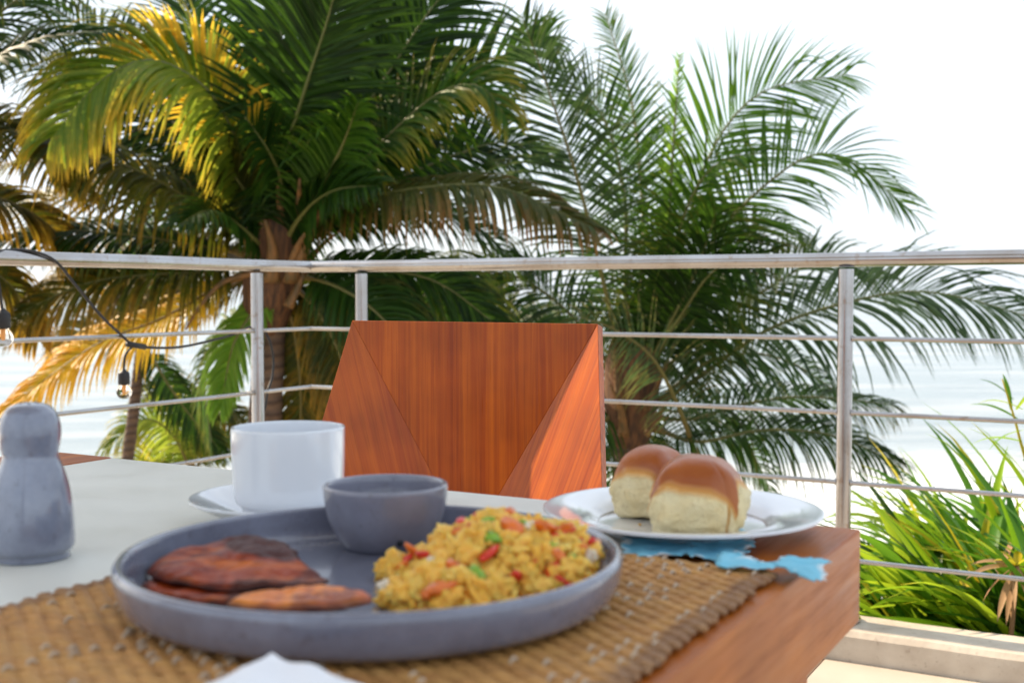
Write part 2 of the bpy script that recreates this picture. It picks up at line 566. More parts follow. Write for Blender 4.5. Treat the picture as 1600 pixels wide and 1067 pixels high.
# ------------------------------------------------------------------ railing
def rail_h(k_):   # heights of the five rails
    return (1.014, 0.812, 0.621, 0.441, 0.240)[k_]
rl = thing('metal_railing', 'brushed steel railing with a thick handrail and four thin rails round the terrace corner', 'railing', ab(CA, CB, 0.08))
A_END, B_END = 3.6, -1.6
for i, r in enumerate((0.0185, 0.0062, 0.0062, 0.0062, 0.0062)):
    z = rail_h(i)
    nm = 'handrail' if i == 0 else 'rail'
    jn = 0.004
    for (p, q) in ((ab(CA, CB, z), ab(A_END, CB, z)), (ab(CA, CB, z), ab(CA, B_END, z))):
        d = (q - p).normalized()
        g = G(); st = p + d * jn if d.dot(E) > 0.5 else p - d * (r * 0.9)
        nseg = 60
        P = [st + (q - st) * t / nseg for t in range(nseg + 1)]
        P = [pp + Vector((0, 0, 0.0010 * noise.noise(pp * 2.1 + Vector((i, 0, 0))))) for pp in P]
        g.tube(P, r, 20)
        mesh(nm, g.V, g.F, MAT_STEEL, rl, auto=50)
def a_of_px(px):
    u = (px - 800) / F
    d = CB / (NB.x * u + NB.y)
    return E.x * u * d + E.y * d
def b_of_px(px):
    u = (px - 800) / F
    d = CA / (E.x * u + E.y)
    return NB.x * u * d + NB.y * d, d
posts = [(a_of_px(565), CB), (a_of_px(1321), CB), (CA, b_of_px(402)[0])]
sp = 1.35
posts += [(posts[1][0] + 1.5, CB), (CA, posts[2][1] - 1.4), (CA, posts[2][1] - 2.8)]
for (pa, pb) in posts:
    g = G(); c = ab(pa, pb, 0)
    g.tube([c + Vector((0, 0, z)) for z in (0.083, 0.4, 0.7, 0.990)], 0.0195, 24)
    po = mesh('post', g.V, g.F, MAT_STEEL, rl, auto=50)
    g = G(); g.lathe(c, [(0.0198, 0.0835), (0.048, 0.0835), (0.048, 0.0905), (0.044, 0.0935), (0.0198, 0.0935)], 32)
    mesh('base_flange', g.V, g.F, MAT_STEEL, po, auto=40)
    dr = E if pb == CB else NB
    for i in (1, 2, 3, 4):     # small collars where the thin rails enter the post
        for sgn in (-1, 1):
            g = G(); z = rail_h(i)
            g.tube([c + dr * sgn * 0.0185 + Vector((0, 0, z)), c + dr * sgn * 0.0225 + Vector((0, 0, z))], 0.0085, 14)
            mesh('collar', g.V, g.F, MAT_STEEL, po, auto=50)

# festoon lights on the railing
k = M('black_cable'); k.set(Base_Color=(0.012, 0.012, 0.014, 1), Roughness=0.55); MAT_BLK = k.m
k = M('bulb_glass'); k.set(Base_Color=(1, 0.93, 0.84, 1), Roughness=0.02, Transmission_Weight=1.0); k.b.inputs['IOR'].default_value = 1.12; MAT_GLASS = k.m
k = M('filament_cap'); k.set(Base_Color=(0.7, 0.38, 0.16, 1), Roughness=0.35, Metallic=0.6); MAT_FIL = k.m
def lp(px, py, off=0.0):      # a point by the left railing run
    b_, d = b_of_px(px)
    p = at(px, py, d)
    return p + E * off
st_ = thing('string_light', 'black festoon cable with clear bulbs slung over the left handrail', 'string light', lp(100, 420))
P = [lp(-150, 700, 0.03), lp(-90, 560, 0.03), lp(-60, 430, 0.03), lp(-20, 398, 0.02), lp(15, 391, -0.005), lp(45, 393, 0.012), lp(75, 408, 0.026), lp(110, 446, 0.02), lp(150, 492, 0.016), lp(183, 522, 0.012), lp(205, 538, 0.006), lp(235, 543, 0.004), lp(280, 542, 0.004), lp(330, 532, 0.0), lp(372, 521, -0.008), lp(400, 512, -0.03), lp(414, 510, -0.02), lp(420, 530, 0.0), lp(427, 560, 0.0), lp(425, 590, 0.0), lp(418, 612, 0.0), lp(414, 640, 0.0)]
g = G(); g.tube(catmull(P, 8), 0.0038, 8)
mesh('cable', g.V, g.F, MAT_BLK, st_)
P = [lp(206, 540, 0.006), lp(196, 550, 0.006), lp(192, 562, 0.006), lp(191, 580, 0.006)]
g = G(); g.tube(catmull(P, 5), 0.0032, 8)
mesh('cable', g.V, g.F, MAT_BLK, st_)
g = G(); g.tube([lp(196, 537, 0.006), lp(224, 542, 0.006)], 0.008, 12)
mesh('cable_clip', g.V, g.F, MAT_BLK, st_)
def bulb(p, s=1.0):
    g = G(); g.lathe(p, [(a * s, z * s) for a, z in ((0.004, 0.006), (0.007, 0.002), (0.0145, -0.004), (0.0155, -0.01), (0.0155, -0.034), (0.014, -0.036))][::-1], 24)
    sk = mesh('socket', g.V, g.F, MAT_BLK, st_, auto=40)
    pr = smooth_prof([(0.0005, -0.074), (0.010, -0.0725), (0.0175, -0.066), (0.0205, -0.056), (0.018, -0.046), (0.0128, -0.038), (0.0122, -0.034)], 5)
    g = G(); g.lathe(p, [(a * s, z * s) for a, z in pr], 28)
    mesh('bulb', g.V, g.F, MAT_GLASS, st_)
    g = G(); g.lathe(p, [(a * s, z * s) for a, z in ((0.002, -0.060), (0.0042, -0.058), (0.0048, -0.040), (0.006, -0.036))], 12)
    mesh('filament', g.V, g.F, MAT_FIL, st_)
bulb(lp(191, 580, 0.006))
bulb(lp(-9, 486, 0.03), 1.15)
g = G(); g.tube(catmull([lp(-40, 408, 0.034), lp(-20, 430, 0.034), lp(-9, 486, 0.03)], 5), 0.0032, 8)
mesh('cable', g.V, g.F, MAT_BLK, st_)

# ------------------------------------------------------------------ table
TZ = 0.753
Acor = Vector((0.2613, 0.871, TZ))      # right back corner
TW, TD = 0.90, 0.80
def tp(u, v, z=0.0):      # u = distance left along the back edge, v = distance towards the viewer
    return Acor - E * u - NB * v + Vector((0, 0, z))
tb = thing('dining_table', 'square wooden dining table with an off white painted top and orange brown end boards', 'table', (tp(TW / 2, TD / 2).x, tp(TW / 2, TD / 2).y, 0.004))
wn = wood('table_wood_depth', NB, **WD)
we = wood('table_wood_width', E, **WD)
wz = wood('table_leg_wood', (0, 0, 1), **WD)
BW = 0.108
def tbox(nm, u0, u1, v0, v1, z0, z1, mat, b=0.002):
    g = G(); g.box(tp(u1, v1, z0), E * (u1 - u0), NB * (v1 - v0), Vector((0, 0, z1 - z0)))
    o = mesh(nm, g.V, g.F, mat, tb, smooth=False)
    bev(o, b, 2); return o
tbox('tabletop', BW + 0.0006, TW - BW - 0.0006, 0.0, TD, -0.0245, -0.0006, MAT_PAINT, 0.0025)
tbox('end_board', 0, BW, 0, TD, -0.0700, 0.0, wn, 0.0018)
tbox('end_board', TW - BW, TW, 0, TD, -0.0700, 0.0, wn, 0.0018)
tbox('apron', BW + 0.0006, TW - BW - 0.0006, 0.001, 0.028, -0.070, -0.0252, we, 0.003)
tbox('apron', BW + 0.0006, TW - BW - 0.0006, TD - 0.028, TD - 0.001, -0.070, -0.0252, we, 0.003)
for u in (0.03, TW - 0.10):
    for v in (0.03, TD - 0.10):
        tbox('leg', u, u + 0.07, v, v + 0.07, -TZ + 0.006, -0.0705, wz, 0.004)

# ------------------------------------------------------------------ chair
TRc = at(934, 506, 1.455); TLc = TRc - E * 0.378; TLc.z = TRc.z
Lh = R(16)
dn = Vector((0, 0, -1)) * math.cos(Lh) - NB * math.sin(Lh)
nrm = dn.cross(E).normalized()           # panel normal
if nrm.dot(NB) > 0: nrm = -nrm           # towards the table
HB = 0.285
fl_ = 0.045
BRc = TRc + dn * HB + E * fl_
BLc = TLc + dn * HB - E * fl_
Mc = (TLc + TRc) / 2 + dn * HB - nrm * 0.085 + E * -0.0
ch = thing('dining_chair', 'orange brown wooden chair with a faceted solid backrest across the table', 'chair', ((BRc + BLc) / 2 * 1 - nrm * 0 + Vector((0, 0, -((BRc + BLc) / 2).z + 0.004))))
TH = 0.015
def facet(P, grain, dirs):
    k_ = wood('chair_wood_' + dirs, grain, dark=(0.085, 0.009, 0.001), mid=(0.36, 0.060, 0.003), lite=(0.54, 0.122, 0.006), rough=0.32, coat=0.15, gs=84)
    n_ = (P[1] - P[0]).cross(P[2] - P[0]).normalized()
    if n_.dot(nrm) < 0: P = [P[0], P[2], P[1]]
    V = list(P) + [p - nrm * TH for p in P]
    o = mesh('backrest_panel', V, [(0, 1, 2), (5, 4, 3), (1, 0, 3, 4), (2, 1, 4, 5), (0, 2, 5, 3)], k_, ch, smooth=False)
    m_ = o.modifiers.new('bevel', 'BEVEL'); m_.width = 0.0006; m_.segments = 2
    return o
facet([TLc, TRc, Mc], Mc - (TLc + TRc) / 2, 'centre')
facet([TLc, Mc, BLc], (Mc - TLc).normalized() + (BLc - TLc).normalized() * 0.5, 'left')
facet([TRc, BRc, Mc], (Mc - TRc).normalized() + (BRc - TRc).normalized() * 0.5, 'right')
wch = wood('chair_frame_wood', (0, 0, 1), **WD)
for c_ in (BRc, BLc):
    s_ = 1 if c_ is BRc else -1
    top = c_ - E * s_ * 0.03 - dn * 0.02 - nrm * (TH + 0.014)
    g = G(); foot = Vector((top.x, top.y, 0.006)) + NB * 0.02
    kn = Vector((top.x, top.y, 0.44)) - NB * 0.05
    g.tube([foot, kn, top, top - dn * 0.09 - E * s_ * 0.01], [0.015, 0.019, 0.018, 0.014], 12)
    mesh('leg', g.V, g.F, wch, ch)
sc = (BRc + BLc) / 2 - NB * 0.25; sc.z = 0.44
g = G(); g.box(sc - E * 0.21 - NB * 0.20, E * 0.42, NB * 0.42, Vector((0, 0, 0.03)))
bev(mesh('seat', g.V, g.F, wood('chair_seat_wood', NB, **WD), ch, smooth=False), 0.008, 3)
for s_ in (-1, 1):
    p = sc + E * s_ * 0.18 - NB * 0.17
    g = G(); g.tube([Vector((p.x, p.y, 0.006)), Vector((p.x, p.y, 0.439))], [0.013, 0.018], 12)
    mesh('leg', g.V, g.F, wch, ch)

# ------------------------------------------------------------------ placemat
k = M('woven_rush')
n = k.noise(1.0, 4, k.scale((120, 120, 400))); n2 = k.noise(30, 4); n3 = k.noise(160, 3)
rr_ = k.rnd()
col = k.mix(k.rng(n, 0.3, 0.7), (0.58, 0.29, 0.085), (0.34, 0.15, 0.04))
col = k.mix(k.math('MULTIPLY', k.rng(n2, 0.45, 0.7), 0.6), col, (0.24, 0.10, 0.025))
col = k.mix(k.math('MULTIPLY', rr_, 0.3), col, (0.66, 0.40, 0.12))
col = k.mix(k.attr('knot'), col, (0.2, 0.1, 0.05))
k.set(Base_Color=col, Roughness=0.62)
k.bump(k.math('ADD', n3, n), 0.5, 0.0015)
MAT_RUSH = k.m
k = M('cotton_stitch'); k.set(Base_Color=k.mix(k.noise(200, 2), (0.64, 0.52, 0.40), (0.42, 0.31, 0.21)), Roughness=0.7); MAT_STITCH = k.m
u_r = 0.007            # right edge just inside the table edge
U0, U1 = 0.010, 0.362
# v position of the far edge from the picture
fe = atz(1254, 899, TZ + 0.004)
V0 = -(fe - Acor).dot(NB)
V1 = V0 + 0.48
mt = thing('placemat', 'woven brown straw placemat with knotted edges under the grey plate', 'placemat', tp((U0 + U1) / 2, (V0 + V1) / 2, 0.0))
PIT = 0.0058
nst = int((V1 - V0) / PIT)
MATTOP = 0.0062
stq = G()
for i in range(nst):
    v = V0 + (i + 0.5) * PIT
    P = []; rr = []; kn = []
    nS = 88
    jl = random.uniform(-0.0025, 0.0025); jr = random.uniform(-0.0025, 0.0025)
    for j in range(nS + 1):
        t = j / nS
        u = U0 + jl + (U1 - U0 + jr - jl) * t
        ph = u / 0.0085 * math.pi + (i % 2) * math.pi
        z = 0.0034 + 0.0007 * math.sin(ph) + 0.0004 * noise.noise(Vector((u * 60, v * 60, 1)))
        q = 0.0006 * noise.noise(Vector((u * 40, v * 40, 5)))
        P.append(tp(u, v + q, z))
        e_ = min(j, nS - j)
        rad = 0.0030 * (1 + 0.12 * math.sin(ph) + 0.25 * noise.noise(Vector((u * 90, i * 3.1, 2))))
        if e_ < 3: rad *= (0.85, 1.25, 1.2)[e_]
        rr.append(rad); kn.append(0.9 if e_ < 3 else (0.4 if e_ < 4 else 0.0))
    g = G(); g.tube(P, rr, 7, flat=0.62)
    A_ = []
    for x in kn: A_ += [x * random.uniform(.7, 1)] * 7
    mesh('strand', g.V, g.F, MAT_RUSH, mt, attr={'knot': A_})
    # pale cotton stitches crossing the strands
    for jj in range(int((U1 - U0) / 0.021)):
        u = U0 + 0.012 + jj * 0.021 + (i % 2) * 0.0105 + random.uniform(-.0035, .0035)
        dens = noise.noise(Vector((u * 22, v * 22, 7)))
        if dens < 0.06 and random.random() > 0.10 or random.random() < 0.35: continue
        if u > U1 - 0.006: continue
        v_ = v + random.uniform(-.001, .001)
        c0 = tp(u, v_ - 0.0029, 0.0036); c1 = tp(u + 0.0006, v_, 0.0062 + 0.0004); c2 = tp(u + 0.001, v_ + 0.0029, 0.0036)
        stq.tube([c0, (c0 + c1) / 2 + Vector((0, 0, 0.0009)), c1, (c1 + c2) / 2 + Vector((0, 0, 0.0009)), c2], 0.0009, 5)
tag(mesh('stitching', stq.V, stq.F, MAT_STITCH, mt), kind='stuff')

# ------------------------------------------------------------------ grey plate
PC = Vector((-0.0785, 0.6580, TZ + MATTOP))
pr = smooth_prof([(0.0005, 0.0), (0.10, 0.0), (0.122, 0.0004), (0.1345, 0.004), (0.1392, 0.012), (0.1405, 0.021), (0.1398, 0.0252), (0.1375, 0.0266), (0.1350, 0.0252), (0.1335, 0.019), (0.1310, 0.0105), (0.1245, 0.0062), (0.11, 0.0052), (0.05, 0.0050), (0.0005, 0.0050)], 5)
g = G(); g.lathe(PC, pr, 128, wob=lambda th, z: 0.003 * math.sin(2 * th + 1) * (z / 0.026) + 0.0012 * math.sin(5 * th))
dp = mesh('dinner_plate', g.V, g.F, MAT_GREY, loc=PC)
tag(dp, 'large blue grey stoneware plate with a raised rim holding the breakfast', 'plate')
PF = PC.z + 0.0052

# grey bowl
bd = 0.757
BC = Vector(((601 - 800) / F * bd, bd + 0.002, PF))
pr = smooth_prof([(0.0005, 0.0), (0.022, 0.0), (0.0262, 0.001), (0.0325, 0.009), (0.0375, 0.020), (0.0397, 0.031), (0.0405, 0.0392), (0.0398, 0.0412), (0.0383, 0.0414), (0.0368, 0.0396), (0.0355, 0.030), (0.032, 0.018), (0.024, 0.009), (0.012, 0.006), (0.0005, 0.006)], 5)
g = G(); g.lathe(BC, pr, 96, wob=lambda th, z: 0.006 * math.sin(2 * th + .4) * (z / 0.04))
bo = thing('small_bowl', 'small plain grey ceramic dip bowl standing at the back of the grey plate', 'bowl', BC)
mesh('bowl_body', g.V, g.F, MAT_BOWL, bo)
# a pin hole in the glaze
hd = (Vector((0.018, -1, 0))).normalized()
pp = at(627, 850, bd - 0.031)
cdir = Vector((pp.x - BC.x, pp.y - BC.y, 0)).normalized()
zz = pp.z - BC.z
rad_ = 0.0325 + (zz - 0.009) * 0.45 if zz < 0.02 else 0.0375
pp = BC + cdir * (rad_ - 0.0002) + Vector((0, 0, zz))
g = G(); g.tube([pp - cdir * 0.003, pp + cdir * 0.0020], [0.0026, 0.0018], 10)
mesh('glaze_pit', g.V, g.F, MAT_HOLE, bo)

# sliced meat
k = M('glazed_ham')
n = k.noise(38, 5, None, 0.6, 1.2); n2 = k.noise(110, 4); n3 = k.noise(1.0, 4, k.scale((30, 120, 60)))
col = k.mix(k.rng(n, 0.3, 0.7), (0.38, 0.055, 0.006), (0.12, 0.010, 0.005))
col = k.mix(k.math('MULTIPLY', k.rng(n3, 0.5, 0.7), 0.55), col, (0.72, 0.19, 0.02))
col = k.mix(k.math('MULTIPLY', k.rng(k.noise(24, 3), 0.50, 0.60), 0.92), col, (0.045, 0.009, 0.007))
col = k.mix(k.attr('char'), col, (0.04, 0.012, 0.01))
k.set(Base_Color=col, Roughness=k.rng(n2, 0.3, 0.7, 0.34, 0.6))
k.b.inputs['Specular IOR Level'].default_value = 0.22
k.bump(k.math('ADD', n, k.math('MULTIPLY', n2, 0.4)), 0.5, 0.004)
MAT_HAM = k.m
k = M('plantain_orange')
n = k.noise(40, 5, None, 0.6, 1.0)
col = k.mix(k.rng(n, 0.35, 0.65), (0.80, 0.25, 0.025), (0.5, 0.1, 0.018))
col = k.mix(k.math('MULTIPLY', k.rng(k.noise(55, 4), 0.5, 0.62), 0.75), col, (0.16, 0.022, 0.010))
col = k.mix(k.attr('char'), col, (0.08, 0.02, 0.012))
k.set(Base_Color=col, Roughness=0.4); k.bump(n, 0.5, 0.004)
MAT_PLAN = k.m
def slice_(name, label, outline, th, mat, tilt, cx, base, seed):
    # outline: plan points (x,y) relative, tilt: function(x,y)->z of underside
    n = len(outline)
    ol = catmull([Vector((x, y, 0)) for x, y in outline] + [Vector((outline[0][0], outline[0][1], 0))], 12)[:-1]
    c = sum(ol, Vector()) / len(ol)
    ol = [p + (p - c).normalized() * (0.0022 * noise.noise(p * 160 + Vector((seed, 0, 0))) + 0.0012 * noise.noise(p * 480)) for p in ol]
    rings = 10
    V = []; A = []
    for side in (0, 1):
        for r_ in range(rings + 1):
            f = r_ / rings
            for p in ol:
                q = c + (p - c) * f
                z = tilt(q.x, q.y)
                ed = max(0, (f - 0.9) / 0.1)
                hh = th * (1 - 0.55 * ed * ed)
                w_ = 0.0016 * noise.noise(Vector((q.x * 60, q.y * 60, seed))) + 0.0009 * noise.noise(Vector((q.x * 170, q.y * 170, seed)))
                V.append(Vector((q.x, q.y, 0)) + base + Vector((0, 0, z + (hh + w_ if side else 0.0 + th * 0.25 * ed * ed))))
                A.append(min(1, max(0, ed * 0.9 + 0.5 * noise.noise(Vector((q.x * 90, q.y * 90, 4)))) * (0.9 if f > .75 else 0.2)))
    m = len(ol); Fc = []
    L = (rings + 1) * m
    for side in (0, 1):
        for r_ in range(rings):
            for j in range(m):
                a = side * L + r_ * m + j; b_ = side * L + r_ * m + (j + 1) % m
                f = (a, b_, b_ + m, a + m)
                Fc.append(f if not side else f[::-1])
    for j in range(m):
        a = rings * m + j; b_ = rings * m + (j + 1) % m
        Fc.append((a, b_, b_ + L, a + L))
    o = mesh(name, V, Fc, mat, loc=base, attr={'char': A})
    bm = bmesh.new(); bm.from_mesh(o.data); bmesh.ops.remove_doubles(bm, verts=bm.verts, dist=1e-6)
    bmesh.ops.recalc_face_normals(bm, faces=bm.faces); bm.to_mesh(o.data); bm.free()
    return tag(o, label, 'meat slice', 'browned slices on the grey plate')
B0 = Vector((-0.150, 0.640, PF + 0.0006))
slice_('meat_slice', 'longest reddish brown slice lying lowest against the plate rim', [(-0.050, 0.030), (-0.02, 0.012), (0.02, -0.004), (0.052, -0.012), (0.062, -0.022), (0.04, -0.029), (0.0, -0.034), (-0.030, -0.024), (-0.056, 0.002)], 0.0045, MAT_HAM, lambda x, y: 0.0, 0, B0, 1)
slice_('meat_slice', 'broad dark charred slice on top of the others with a raised hump', [(-0.059, 0.036), (-0.035, 0.048), (-0.004, 0.053), (0.018, 0.047), (0.034, 0.020), (0.050, -0.010), (0.02, -0.018), (-0.01, -0.018), (-0.040, -0.004), (-0.058, 0.018)], 0.0042,
       MAT_HAM, lambda x, y: 0.0050 + max(0, (y + 0.006)) * 0.21 * max(0, 1 - (abs(x + 0.006) / 0.056) ** 2) + 0.0010 * math.sin(x * 150 + y * 60), 0, B0, 2)
slice_('meat_slice', 'short bright orange slice with a dark end nearest the eggs', [(-0.030, -0.006), (0.0, 0.002), (0.022, 0.003), (0.036, -0.003), (0.041, -0.010), (0.02, -0.017), (-0.01, -0.018), (-0.032, -0.013)], 0.0045, MAT_PLAN, lambda x, y: max(0, y + 0.018) * 0.2, 0, Vector((-0.112, 0.6005, PF + 0.0050)), 3)

# scrambled eggs
k = M('egg_curd')
n = k.noise(90, 4); n2 = k.noise(400, 3)
col = k.mix(k.rng(n, 0.3, 0.7), (1.0, 0.45, 0.04), (1.0, 0.66, 0.18))
col = k.mix(k.math('MULTIPLY', k.rnd(), 0.6), col, (1.0, 0.42, 0.03))
k.set(Base_Color=col, Roughness=0.38, Subsurface_Weight=0.7, Subsurface_Scale=1.0)
k.b.inputs['Subsurface Radius'].default_value = (0.005, 0.0035, 0.0015)
k.b.inputs['Specular IOR Level'].default_value = 0.35
k.bump(k.math('ADD', n, n2), 0.4, 0.0015)
MAT_EGG = k.m
k = M('egg_white_curd'); k.set(Base_Color=(0.8, 0.70, 0.55, 1), Roughness=0.4); MAT_EGGW = k.m
def simple(nm, c, r=0.28):
    k = M(nm); k.set(Base_Color=k.mix(k.noise(150, 3), c, tuple(x * 0.65 for x in c)), Roughness=r, Coat_Weight=0.3); return k.m
MAT_RED = simple('red_pepper', (0.85, 0.035, 0.01)); MAT_GRN = simple('green_pepper', (0.26, 0.50, 0.02)); MAT_ORG = simple('orange_pepper', (0.95, 0.2, 0.01))
def lump_mesh(nm, mat, seed, sub=3, amp=0.8, sq=(1, 1, 1)):
    bm = bmesh.new(); bmesh.ops.create_icosphere(bm, subdivisions=sub, radius=1)
    for v in bm.verts:
        d = v.co.copy()
        q = 1 + amp * noise.noise(d * 1.6 + Vector((seed * 3.3, 0, 0))) + amp * 0.5 * noise.noise(d * 4 + Vector((0, seed * 2.1, 0)))
        v.co = Vector((d.x * sq[0], d.y * sq[1], d.z * sq[2])) * q
    me = bpy.data.meshes.new(nm); bm.to_mesh(me); bm.free()
    me.materials.append(mat); me.polygons.foreach_set('use_smooth', [True] * len(me.polygons))
    return me
def dice_mesh(nm, mat, seed):
    bm = bmesh.new(); bmesh.ops.create_cube(bm, size=2)
    bmesh.ops.bevel(bm, geom=list(bm.edges), offset=0.35, segments=2, affect='EDGES')
    for v in bm.verts:
        v.co = Vector((v.co.x * 1.15, v.co.y * 0.8, v.co.z * 0.5)) + noise.noise_vector(v.co + Vector((seed * 5, 0, 0))) * 0.25
    me = bpy.data.meshes.new(nm); bm.to_mesh(me); bm.free()
    me.materials.append(mat); me.polygons.foreach_set('use_smooth', [True] * len(me.polygons))
    return me
EC = Vector((-0.0100, 0.668, PF))
eg = thing('scrambled_eggs', 'heap of scrambled egg with diced red and green peppers on the grey plate', 'scrambled eggs', EC)
def eg_h(x, y):      # mound height over the plate floor
    r = math.sqrt(((x - 0.006) / 0.055) ** 2 + ((y - 0.004) / 0.060) ** 2)
    h = 0.033 * max(0, 1 - r ** 2.2)
    r2 = math.sqrt(((x + 0.044) / 0.025) ** 2 + ((y - 0.004) / 0.016) ** 2)
    h = max(h, 0.011 * max(0, 1 - r2 ** 2))
    r3 = math.sqrt(((x + 0.020) / 0.045) ** 2 + ((y + 0.048) / 0.026) ** 2)
    h = max(h, 0.014 * max(0, 1 - r3 ** 2))
    r4 = math.sqrt(((x - 0.036) / 0.026) ** 2 + ((y + 0.010) / 0.05) ** 2)
    h = max(h, 0.030 * max(0, 1 - r4 ** 2.4))
    return h
curds = [lump_mesh('egg_curd', MAT_EGG, i) for i in range(7)]
curdw = lump_mesh('egg_white_piece', MAT_EGGW, 9)
reds = [dice_mesh('red_pepper_piece', MAT_RED, i) for i in range(3)]
grns = [dice_mesh('green_pepper_piece', MAT_GRN, i) for i in range(3)]
orgs = [dice_mesh('orange_pepper_piece', MAT_ORG, i) for i in range(2)]
# soft body under the curds
V = []; Fc = []; NG = 46
for i in range(NG):
    for j in range(NG):
        x = -0.085 + 0.16 * j / (NG - 1); y = -0.078 + 0.15 * i / (NG - 1)
        h = eg_h(x, y)
        V.append(EC + Vector((x, y, h * 0.85 + 0.003 * noise.noise(Vector((x * 150, y * 150, 0))) if h > 0.0015 else -0.0045)))
for i in range(NG - 1):
    for j in range(NG - 1):
        a = i * NG + j
        if any(V[q].z > EC.z - 0.001 for q in (a, a + 1, a + NG, a + NG + 1)): Fc.append((a, a + 1, a + NG + 1, a + NG))
mesh('egg_mass', V, Fc, MAT_EGG, eg)
def inplate(p):
    return math.hypot(p.x - PC.x, p.y - PC.y)
def scatter(nm, mes, cnt, s0, s1, lift, rs):
    rnd = random.Random(rs); done = 0; tries = 0
    while done < cnt and tries < 9000:
        tries += 1
        x = rnd.uniform(-0.082, 0.068); y = rnd.uniform(-0.074, 0.068)
        h = eg_h(x, y)
        if h < 0.003: continue
        p = EC + Vector((x, y, 0))
        s = rnd.uniform(s0, s1)
        rp_ = inplate(p)
        if rp_ > 0.1265 - s * 0.5: continue
        if (Vector((p.x - BC.x, p.y - BC.y))).length < 0.040 + s: continue
        o = bpy.data.objects.new(nm, rnd.choice(mes)); COL.objects.link(o); o.parent = eg
        o.location = (x, y, max(s * 0.6, h * 0.92 + lift * s))
        o.rotation_euler = (rnd.uniform(-.7, .7), rnd.uniform(-.7, .7), rnd.uniform(0, 6.28))
        o.scale = (s * rnd.uniform(.8, 1.3), s * rnd.uniform(.7, 1.1), s * rnd.uniform(.6, .95))
        done += 1
scatter('egg_curd', curds, 298, 0.0028, 0.0084, 0.3, 1)
# the finest curds, past counting
rnd_ = random.Random(77); fg = G(); small = lump_mesh('fine_curd', MAT_EGG, 12, 1)
SV = [v.co.copy() for v in small.vertices]; SF = [tuple(p.vertices) for p in small.polygons]
cnt = 0
while cnt < 700:
    x = rnd_.uniform(-0.086, 0.070); y = rnd_.uniform(-0.078, 0.070); h = eg_h(x, y)
    if h < 0.001: continue
    p = EC + Vector((x, y, 0)); sz = rnd_.uniform(0.0011, 0.0031)
    if inplate(p) > 0.1265 or Vector((p.x - BC.x, p.y - BC.y)).length < 0.041: continue
    mt_ = Matrix.Rotation(rnd_.uniform(0, 6.28), 3, Vector((rnd_.uniform(-1, 1), rnd_.uniform(-1, 1), 1)).normalized())
    sc_ = Vector((sz * rnd_.uniform(.8, 1.7), sz * rnd_.uniform(.6, 1.1), sz * rnd_.uniform(.6, 1.0)))
    q0 = p + Vector((0, 0, max(sz * .6, h * 0.95 + sz * rnd_.uniform(0.4, 1.7))))
    fg.add([q0 + mt_ @ Vector((v.x * sc_.x, v.y * sc_.y, v.z * sc_.z)) for v in SV], SF)
    cnt += 1
tag(mesh('fine_curd', fg.V, fg.F, MAT_EGG, eg), kind='stuff')
scatter('egg_white_piece', [curdw], 16, 0.0026, 0.0044, 1.2, 2)
scatter('red_pepper_piece', reds, 30, 0.0028, 0.0052, 1.25, 5)
scatter('green_pepper_piece', grns, 18, 0.0028, 0.0048, 1.4, 8)
scatter('orange_pepper_piece', orgs, 26, 0.0034, 0.0060, 1.2, 6)

# ------------------------------------------------------------------ cup and saucer
cdp = 0.893
CC = Vector(((449 - 800) / F * cdp, cdp, TZ))
pr = smooth_prof([(0.0005, 0.0022), (0.030, 0.0022), (0.0325, 0.0), (0.035, 0.0), (0.037, 0.003), (0.052, 0.0085), (0.066, 0.0155), (0.0735, 0.0195), (0.0745, 0.0208), (0.0735, 0.0220), (0.0655, 0.0190), (0.050, 0.0118), (0.038, 0.0075), (0.032, 0.0062), (0.0005, 0.0058)], 5)
g = G(); g.lathe(CC, pr, 96)
tag(mesh('saucer', g.V, g.F, MAT_PORC, loc=CC), 'white porcelain saucer under the coffee cup', 'saucer')
CU = CC + Vector((0, 0, 0.0062))
cup = thing('coffee_cup', 'plain white straight sided coffee cup on its saucer', 'cup', CU)
pr = smooth_prof([(0.0005, 0.002), (0.030, 0.002), (0.0325, 0.0), (0.0345, 0.0005), (0.0352, 0.006), (0.0365, 0.0085), (0.0400, 0.0125), (0.0418, 0.020), (0.0426, 0.040), (0.0430, 0.0655), (0.0426, 0.0678), (0.0416, 0.0682), (0.0408, 0.0664), (0.0402, 0.045), (0.0396, 0.020), (0.034, 0.0115), (0.0005, 0.010)], 5)
g = G(); g.lathe(CU, pr, 96)
mesh('cup_body', g.V, g.F, MAT_PORC, cup)
hdv = (NB * 0.9 - E * 0.1).normalized()
g = G(); g.tube(catmull([CU + hdv * 0.0405 + Vector((0, 0, 0.054)), CU + hdv * 0.056 + Vector((0, 0, 0.056)), CU + hdv * 0.063 + Vector((0, 0, 0.044)), CU + hdv * 0.056 + Vector((0, 0, 0.028)), CU + hdv * 0.0405 + Vector((0, 0, 0.022))], 6), 0.0042, 10)
mesh('handle', g.V, g.F, MAT_PORC, cup)
k = M('paper'); k.set(Base_Color=k.mix(k.noise(40, 4), (0.86, 0.87, 0.90), (0.80, 0.81, 0.86)), Roughness=0.8); k.bump(k.noise(120, 4), 0.2, 0.001); MAT_PAPER = k.m
sp0 = Vector((-0.158, 0.808, TZ))
V = []; Fc = []
for i in range(7):
    for j in range(11):
        x = -0.013 + 0.026 * j / 10; y = -0.009 + 0.018 * i / 6
        puff = 0.0035 * (1 - (abs(x) / 0.013) ** 3) * (1 - (abs(y) / 0.009) ** 3)
        V.append(sp0 + Vector((x, y * 0.9, 0.008 + puff + (x + 0.013) * -0.12 + y * 0.55 + 0.0008 * noise.noise(Vector((x * 300, y * 300, 0))))))
